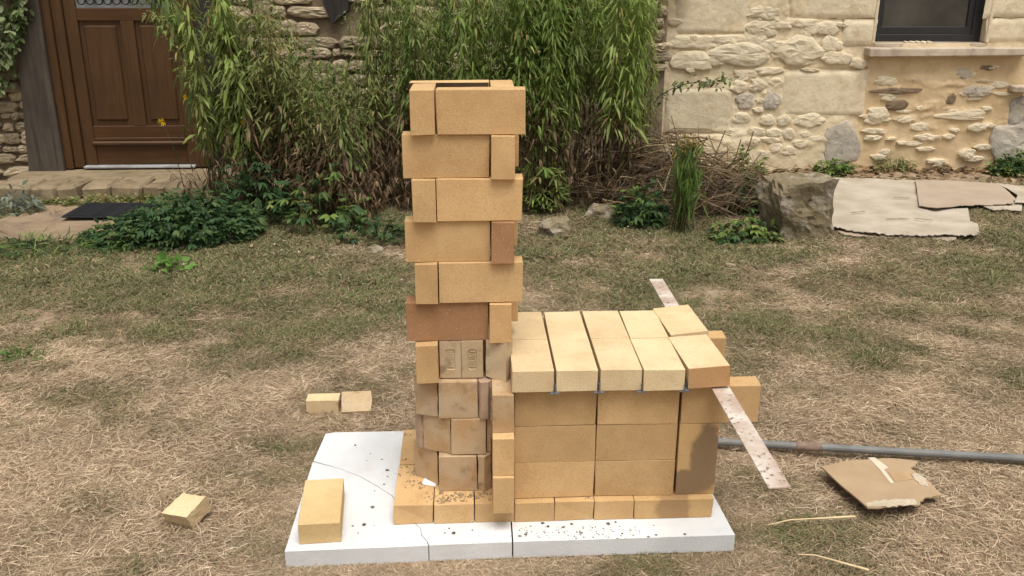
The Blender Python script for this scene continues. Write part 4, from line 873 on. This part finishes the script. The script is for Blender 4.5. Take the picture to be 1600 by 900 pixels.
# branch reaching right in front of the cream wall
br = thing('bramble_branch', 'thin leafy branch reaching out to the right across the cream wall', 'plant', (1.5, 4.0, 0)); A = Acc(); S = Acc()
P = [on_y(*q, 4.0)-br.location for q in ((1000, 190), (1030, 150), (1060, 133), (1090, 128), (1120, 128), (1138, 120))]; add_stick(S, P, [.005, .004, .0035, .003, .002, .001], (.10, .08, .04))
P = np.array([tuple(p) for p in P]); m = 130; s = rng.random(m)*4.98; i = s.astype(int); f = (s-i)[:, None]; pos = P[i]*(1-f)+P[i+1]*f+rng.normal(0, .022, (m, 3)); a = rng.uniform(0, 6.28, m)
add_leaves(A, pos, np.stack([np.cos(a), np.sin(a)*.5, rng.uniform(-.8, .5, m)], 1), rng.uniform(.02, .05, m), .018, pal(DARKG+GREEN, m), .3); A.build('leaves', M['leaf'], br, 'stuff'); S.build('stem', M['leaf'], br)
# yellow flowers on the left weeds
for i, (u, v) in enumerate(((253, 190), (290, 151), (380, 190))):
    p = on_y(u, v, 3.6); t = thing('yellow_flower', ['yellow flower in front of the lower door panel', 'small yellow flower above the door side weeds', 'yellowed flower head over the left tall weeds'][i], 'flower', p); A = Acc(); k = 11
    an = np.linspace(0, 6.28, k, endpoint=False); add_leaves(A, np.zeros((k, 3)), np.stack([np.cos(an), np.full(k, -.4), np.sin(an)], 1), .03 if i == 0 else .018, .012, np.tile([[.75, .52, .02]], (k, 1)), .1); A.build('petals', M['leaf'], t)
    S = Acc(); add_stick(S, [Vector((0, .005, 0)), Vector((.04, .05, -.18)), Vector((.07, .12, -p.z+G+.0))], [.0016, .0022, .003], (.10, .14, .04)); S.build('stem', M['leaf'], t)
# brush pile
bp = thing('brush_pile', 'heap of dry brown stalks and twigs against the corner of the cream wall', 'brush pile', (1.55, 3.75, 0)); S = Acc(); c = Vector((1.55, 3.75, 0))
for i in range(1000):
    a = rnd.uniform(0, 6.28); q = rnd.random()**.6; x, y = .60*q*math.cos(a), .46*q*math.sin(a); z = G+rnd.random()*.48*(1-.55*q)*(1 if x < .1 else .8); d = Vector((rnd.gauss(0, 1), rnd.gauss(0, .8), rnd.gauss(-.05, .35))).normalized()*rnd.uniform(.10, .34)
    p0 = Vector((x, y, z)); bend = Vector((rnd.gauss(0, .04), rnd.gauss(0, .04), rnd.gauss(.02, .04))); r0 = rnd.choice((.0015, .002, .003, .0045))
    P = [p0-d, p0-d*.4+bend*.7, p0+d*.4+bend, p0+d]; P = [Vector((p.x, p.y, max(p.z, G-.01))) for p in P]
    add_stick(S, P, [r0, r0, r0*.8, r0*.5], np.array(rnd.choice(BROWN+STRAW+[(.30, .24, .17), (.22, .17, .12)]))*rnd.uniform(.6, 1.2))
for i in range(40):
    x0 = rnd.uniform(.0, .35); S2 = [Vector((x0, -.32, G)), Vector((x0+rnd.uniform(-.05, .1), -.38, G+rnd.uniform(.05, .2))), Vector((x0+rnd.uniform(-.1, .3), -.3, G+rnd.uniform(.1, .3)))]; add_stick(S, S2, [.003, .0028, .002], np.array((.30, .23, .15))*rnd.uniform(.6, 1.2))
S.build('twigs', M['leaf'], bp, 'stuff')
# bright upright weed in front of the pile
p = on_z(1062, 362, G); uw = thing('upright_weed', 'bright green upright weed with a rusty flowering top before the brush pile', 'plant', (p.x, p.y, 0)); A = Acc(); S = Acc(); n = 330
x = rng.normal(.03, .034, n); P = np.stack([x, rng.normal(0, .04, n), G+rng.uniform(.16, .50, n)], 1); add_leaves(A, P, np.stack([rng.normal(0, .35, n), rng.normal(0, .35, n), rng.choice([1., -1.], n)], 1), .10, .010, pal([(.13, .22, .05), (.17, .27, .06), (.11, .17, .05)], n), .3)
n = 130; P = np.stack([rng.normal(.03, .035, n), rng.normal(0, .03, n), G+rng.uniform(.48, .57, n)], 1); add_leaves(A, P, rng.normal(0, 1, (n, 3)), .035, .010, pal([(.26, .19, .05), (.30, .17, .06), (.20, .19, .05)], n), .2)
for i in range(16): add_stick(S, [Vector((rnd.gauss(0, .04), rnd.gauss(0, .03), G)), Vector((rnd.gauss(0, .04), 0, .2)), Vector((rnd.gauss(0, .04), 0, .45))], [.003]*3, (.11, .14, .04))
A.build('leaves', M['leaf'], uw, 'stuff'); S.build('stems', M['leaf'], uw, 'stuff')
# litter of dry leaves at the foot of the cream wall, and little white flowers in the grass
def flat_litter(name, label, pts, sz, cols, parent=None, up=.15):
    A = Acc(); n = len(pts); a = rng.uniform(0, 6.28, n); add_leaves(A, np.array(pts), np.stack([np.cos(a), np.sin(a), rng.normal(up, .3, n)], 1), rng.uniform(*sz, n), sz[1]*.45, pal(cols, n, .25), .2); o = A.build(name, M['leaf']); tag(o, label, kind='stuff')
pts = []
for _ in range(420):
    q = on_z(rnd.uniform(1190, 1600), rnd.triangular(252, 290, 268), G); pts.append((q.x, min(q.y, 4.74), gz(q.x, q.y)+rnd.uniform(.004, .03)))
flat_litter('leaf_litter', 'dry leaves and chips lying along the foot of the cream wall', pts, (.03, .09), BROWN+STRAW)
pts = []
for _ in range(260):
    q = on_z(rnd.uniform(200, 1200), rnd.triangular(340, 420, 385), G); pts.append((q.x, q.y, gz(q.x, q.y)+rnd.uniform(.01, .03)))
flat_litter('fallen_leaves', 'brown fallen leaves in front of the tall weeds', pts, (.02, .05), BROWN+BROWN+STRAW)
fl = []
for u, v, n_ in ((500, 400, 26), (590, 400, 30), (590, 440, 16), (1000, 380, 12), (900, 400, 12), (250, 420, 8), (1250, 430, 8)):
    for _ in range(n_): q = on_z(u+rnd.gauss(0, 45), v+rnd.gauss(0, 14), G); fl.append((q.x, q.y, gz(q.x, q.y)+rnd.uniform(.03, .07)))
flat_litter('white_flowers', 'tiny white flower heads in the green grass', fl, (.008, .016), [(.6, .6, .5), (.45, .44, .36)])
# half buried stones among the weeds
for i, (u, v, s, lab) in enumerate(((870, 362, .17, 'grey mossy stone half buried behind the chimney, right side'), (940, 340, .16, 'brown stone half buried under the bright bush'), (1210, 262, .16, 'block of pale stone at the foot of the cream wall'), (585, 395, .08, 'little stone in the dark soil left of the chimney'))):
    p = on_z(u, v, G); bm = bmesh.new(); bmesh.ops.create_icosphere(bm, subdivisions=3, radius=1)
    for q in bm.verts: q.co = Vector((q.co.x*s*.6, q.co.y*s*.5, q.co.z*s*.42))*(1+.35*noise.noise(q.co*1.7+Vector((i*5, 0, 0)))+.14*noise.noise(q.co*6))
    me = bpy.data.meshes.new('stone'); bm.to_mesh(me); bm.free(); me.materials.append(M['boulder' if i != 2 else 'lime']); tag(link('stone', me, None, (p.x, p.y, G+s*.12)), lab, 'stone', 'stones in the weeds')

# ------------------------------------------------------------------ grass and straw (nobody could count it)
PROT = bpy.data.collections.new('grass_clumps')
def clump(name, n, cols, rad, L, tilt, W, wts=None, curl=.5):
    a = rng.uniform(0, 6.283, n); r = rad*np.sqrt(rng.random(n)); b0 = rng.uniform(0, 6.283, n); P = np.stack([r*np.cos(b0), r*np.sin(b0), rng.uniform(-.002, .004, n)], 1)
    el = np.clip(rng.normal(tilt, tilt*.6, n), .02, 1.5); ll = rng.uniform(*L, n)[:, None]; D = np.stack([np.cos(a)*np.cos(el), np.sin(a)*np.cos(el), np.sin(el)], 1); S = norm(np.cross(D, np.array([0, 0, 1.])))
    cv = rng.normal(0, curl, n)[:, None]; w_ = W*rng.uniform(.6, 1.3, n)[:, None]; roll = rng.uniform(-1, 1, n)[:, None]; S2 = norm(S+np.cross(S, D)*roll)
    def at(t): return P+D*ll*t+S*cv*ll*t*t*.6-np.array([0, 0, 1.])*ll*t*t*np.sin(el)[:, None]*.55
    V = np.stack([P-S2*w_/2, P+S2*w_/2, at(.35)-S2*w_/2, at(.35)+S2*w_/2, at(.7)-S2*w_*.4, at(.7)+S2*w_*.4, at(1.)], 1).reshape(-1, 3)
    T = np.array([[0, 1, 3], [0, 3, 2], [2, 3, 5], [2, 5, 4], [4, 5, 6]]); T = (np.arange(n)[:, None, None]*7+T).reshape(-1, 3)
    o = bpy.data.objects.new(name, mesh_np(name, V, T, np.repeat(pal(cols, n, .2, wts), 7, 0), M['grass'])); PROT.objects.link(o)
DRY = [(.54, .415, .285), (.47, .35, .235), (.70, .57, .41), (.37, .265, .17), (.28, .195, .12), (.34, .29, .18)]
MIXG = [(.32, .255, .15), (.235, .205, .105), (.18, .175, .08), (.41, .31, .195), (.24, .17, .105)]
GRN = [(.12, .165, .055), (.16, .19, .07), (.11, .135, .05), (.23, .22, .11)]
for i in range(6): clump('clump_a%d' % i, 92, DRY, .055, (.010, .052), .32, .0016, [.26, .22, .18, .18, .1, .06], .9)
for i in range(4): clump('clump_b%d' % i, 84, MIXG, .055, (.012, .048), .45, .0018, curl=.5)
for i in range(4): clump('clump_c%d' % i, 80, GRN+MIXG, .05, (.014, .045), .7, .0022, curl=.4)
def scatter(name, label, n, xr, yr, sc, dens=None):
    x = rng.uniform(*xr, n); y = rng.uniform(*yr, n)
    keep = ~((x > -.296) & (x < .943) & (y > -.128) & (y < .575)) & (y < 4.7); edge_ = (x > -.335) & (x < .985) & (y > -.17) & (y < .62)
    near = (x > -.44) & (x < 1.09) & (y > -.27) & (y < .72)
    keep &= ~((x > -2.6) & (x < -1.65) & (y > 3.0) & (y < 4.7)) & (y < 4.45)
    if yr[0] < 0:
        m_ = 1500; q_ = rng.uniform(0, 1, m_); sx_ = rng.random(m_); x = np.concatenate([x, np.where(sx_ < .45, rng.uniform(-.33, .98, m_), np.where(sx_ < .75, -.296-q_*.05, .943+q_*.05))]); y = np.concatenate([y, np.where(sx_ < .45, -.126-q_*.04, rng.uniform(-.17, .60, m_))]); keep = np.concatenate([keep, ~((x[-m_:] > -.292) & (x[-m_:] < .94) & (y[-m_:] > -.125))]); near = np.concatenate([near, np.ones(m_, bool)]); edge_ = np.concatenate([edge_, np.ones(m_, bool)]); n = len(x)
    keep &= ~((np.hypot(x+.588, y-.148) < .075) | ((np.abs(x+.25) < .14) & (np.abs(y-.80) < .07)))
    # thin bare places, and few blades under the tall weeds
    bare = fbm(x*2.3+5, y*2.3, 3); keep &= (rng.random(n) < np.clip((bare-.22)*5.5, .25, 1)) & ~((y > 3.45) & (x > -1.6) & (x < 1.6) & (rng.random(n) < .7)) & ~((y > 4.1) & (x > 1.6) & (rng.random(n) < .75))
    x, y, near, edge_ = x[keep], y[keep], near[keep], edge_[keep]; z = ground_z(x, y)+.001
    gr = fbm(x*1.7+3, y*2.2+8, 4)-.5; gr2 = fbm(x*6+1, y*9, 3)-.5
    g_ = gr*2.3+gr2*1.7-.01+np.clip((y-1.0)/1.2, -.26, .72)+np.clip((-.2-x)*.12, -.1, .2)*(y > 1.2)+rng.normal(0, .2, len(x))
    g_ = np.where((y > 2.5) & (x < -.6), g_+.5, g_); g_ = np.where((y > 2.15) & (x > -2.2) & (x < -.7), g_+.7, g_)
    ix = np.where(g_ < .18, rng.integers(0, 6, len(x)), np.where(g_ < .62, rng.integers(6, 10, len(x)), rng.integers(10, 14, len(x))))
    tn = .76+.42*fbm(x*7, y*7, 3)+rng.uniform(-.12, .12, len(x)); s = rng.uniform(*sc, len(x))*(1+.25*(y > 2.2)); s = np.where(near, s*.8, s); s = np.where(edge_, s*.8, s)
    me = bpy.data.meshes.new(name); me.vertices.add(len(x)); me.vertices.foreach_set('co', np.stack([x, y, z], 1).astype(np.float32).ravel())
    for nm, ty, val in (('rotz', 'FLOAT', rng.uniform(0, 6.283, len(x))), ('scl', 'FLOAT', s), ('pick', 'INT', ix), ('tone_c', 'FLOAT', tn)):
        a = me.attributes.new(nm, ty, 'POINT'); a.data.foreach_set('value', val.astype(np.int32 if ty == 'INT' else np.float32))
    me.materials.append(M['grass']); o = link(name, me); tag(o, label, kind='stuff')
    ng = bpy.data.node_groups.new(name, 'GeometryNodeTree'); ng.interface.new_socket('Geometry', in_out='INPUT', socket_type='NodeSocketGeometry'); ng.interface.new_socket('Geometry', in_out='OUTPUT', socket_type='NodeSocketGeometry')
    N = ng.nodes.new; gi, go = N('NodeGroupInput'), N('NodeGroupOutput'); ci = N('GeometryNodeCollectionInfo'); ci.inputs['Collection'].default_value = PROT; ci.inputs['Separate Children'].default_value = True; ci.inputs['Reset Children'].default_value = True
    iop = N('GeometryNodeInstanceOnPoints'); iop.inputs['Pick Instance'].default_value = True
    def att(nm, ty):
        a = N('GeometryNodeInputNamedAttribute'); a.data_type = ty; a.inputs['Name'].default_value = nm; return a.outputs[0]
    cx = N('ShaderNodeCombineXYZ'); ng.links.new(att('rotz', 'FLOAT'), cx.inputs[2]); ng.links.new(cx.outputs[0], iop.inputs['Rotation']); ng.links.new(att('scl', 'FLOAT'), iop.inputs['Scale']); ng.links.new(att('pick', 'INT'), iop.inputs['Instance Index'])
    sn = N('GeometryNodeStoreNamedAttribute'); sn.data_type = 'FLOAT_COLOR'; sn.domain = 'INSTANCE'; sn.inputs['Name'].default_value = 'tone'
    ng.links.new(gi.outputs[0], iop.inputs['Points']); ng.links.new(ci.outputs[0], iop.inputs['Instance']); ng.links.new(iop.outputs[0], sn.inputs[0]); ng.links.new(att('tone_c', 'FLOAT'), sn.inputs['Value']); ng.links.new(sn.outputs[0], go.inputs[0])
    md = o.modifiers.new('scatter', 'NODES'); md.node_group = ng; return o
scatter('dry_grass', 'matted straw coloured dry grass around the slabs', 15500, (-1.9, 3.1), (-.75, 1.7), (.8, 1.35))
scatter('green_grass', 'dull green and brown grass between the lawn and the houses', 16000, (-3.6, 5.2), (1.6, 4.5), (.9, 1.5))
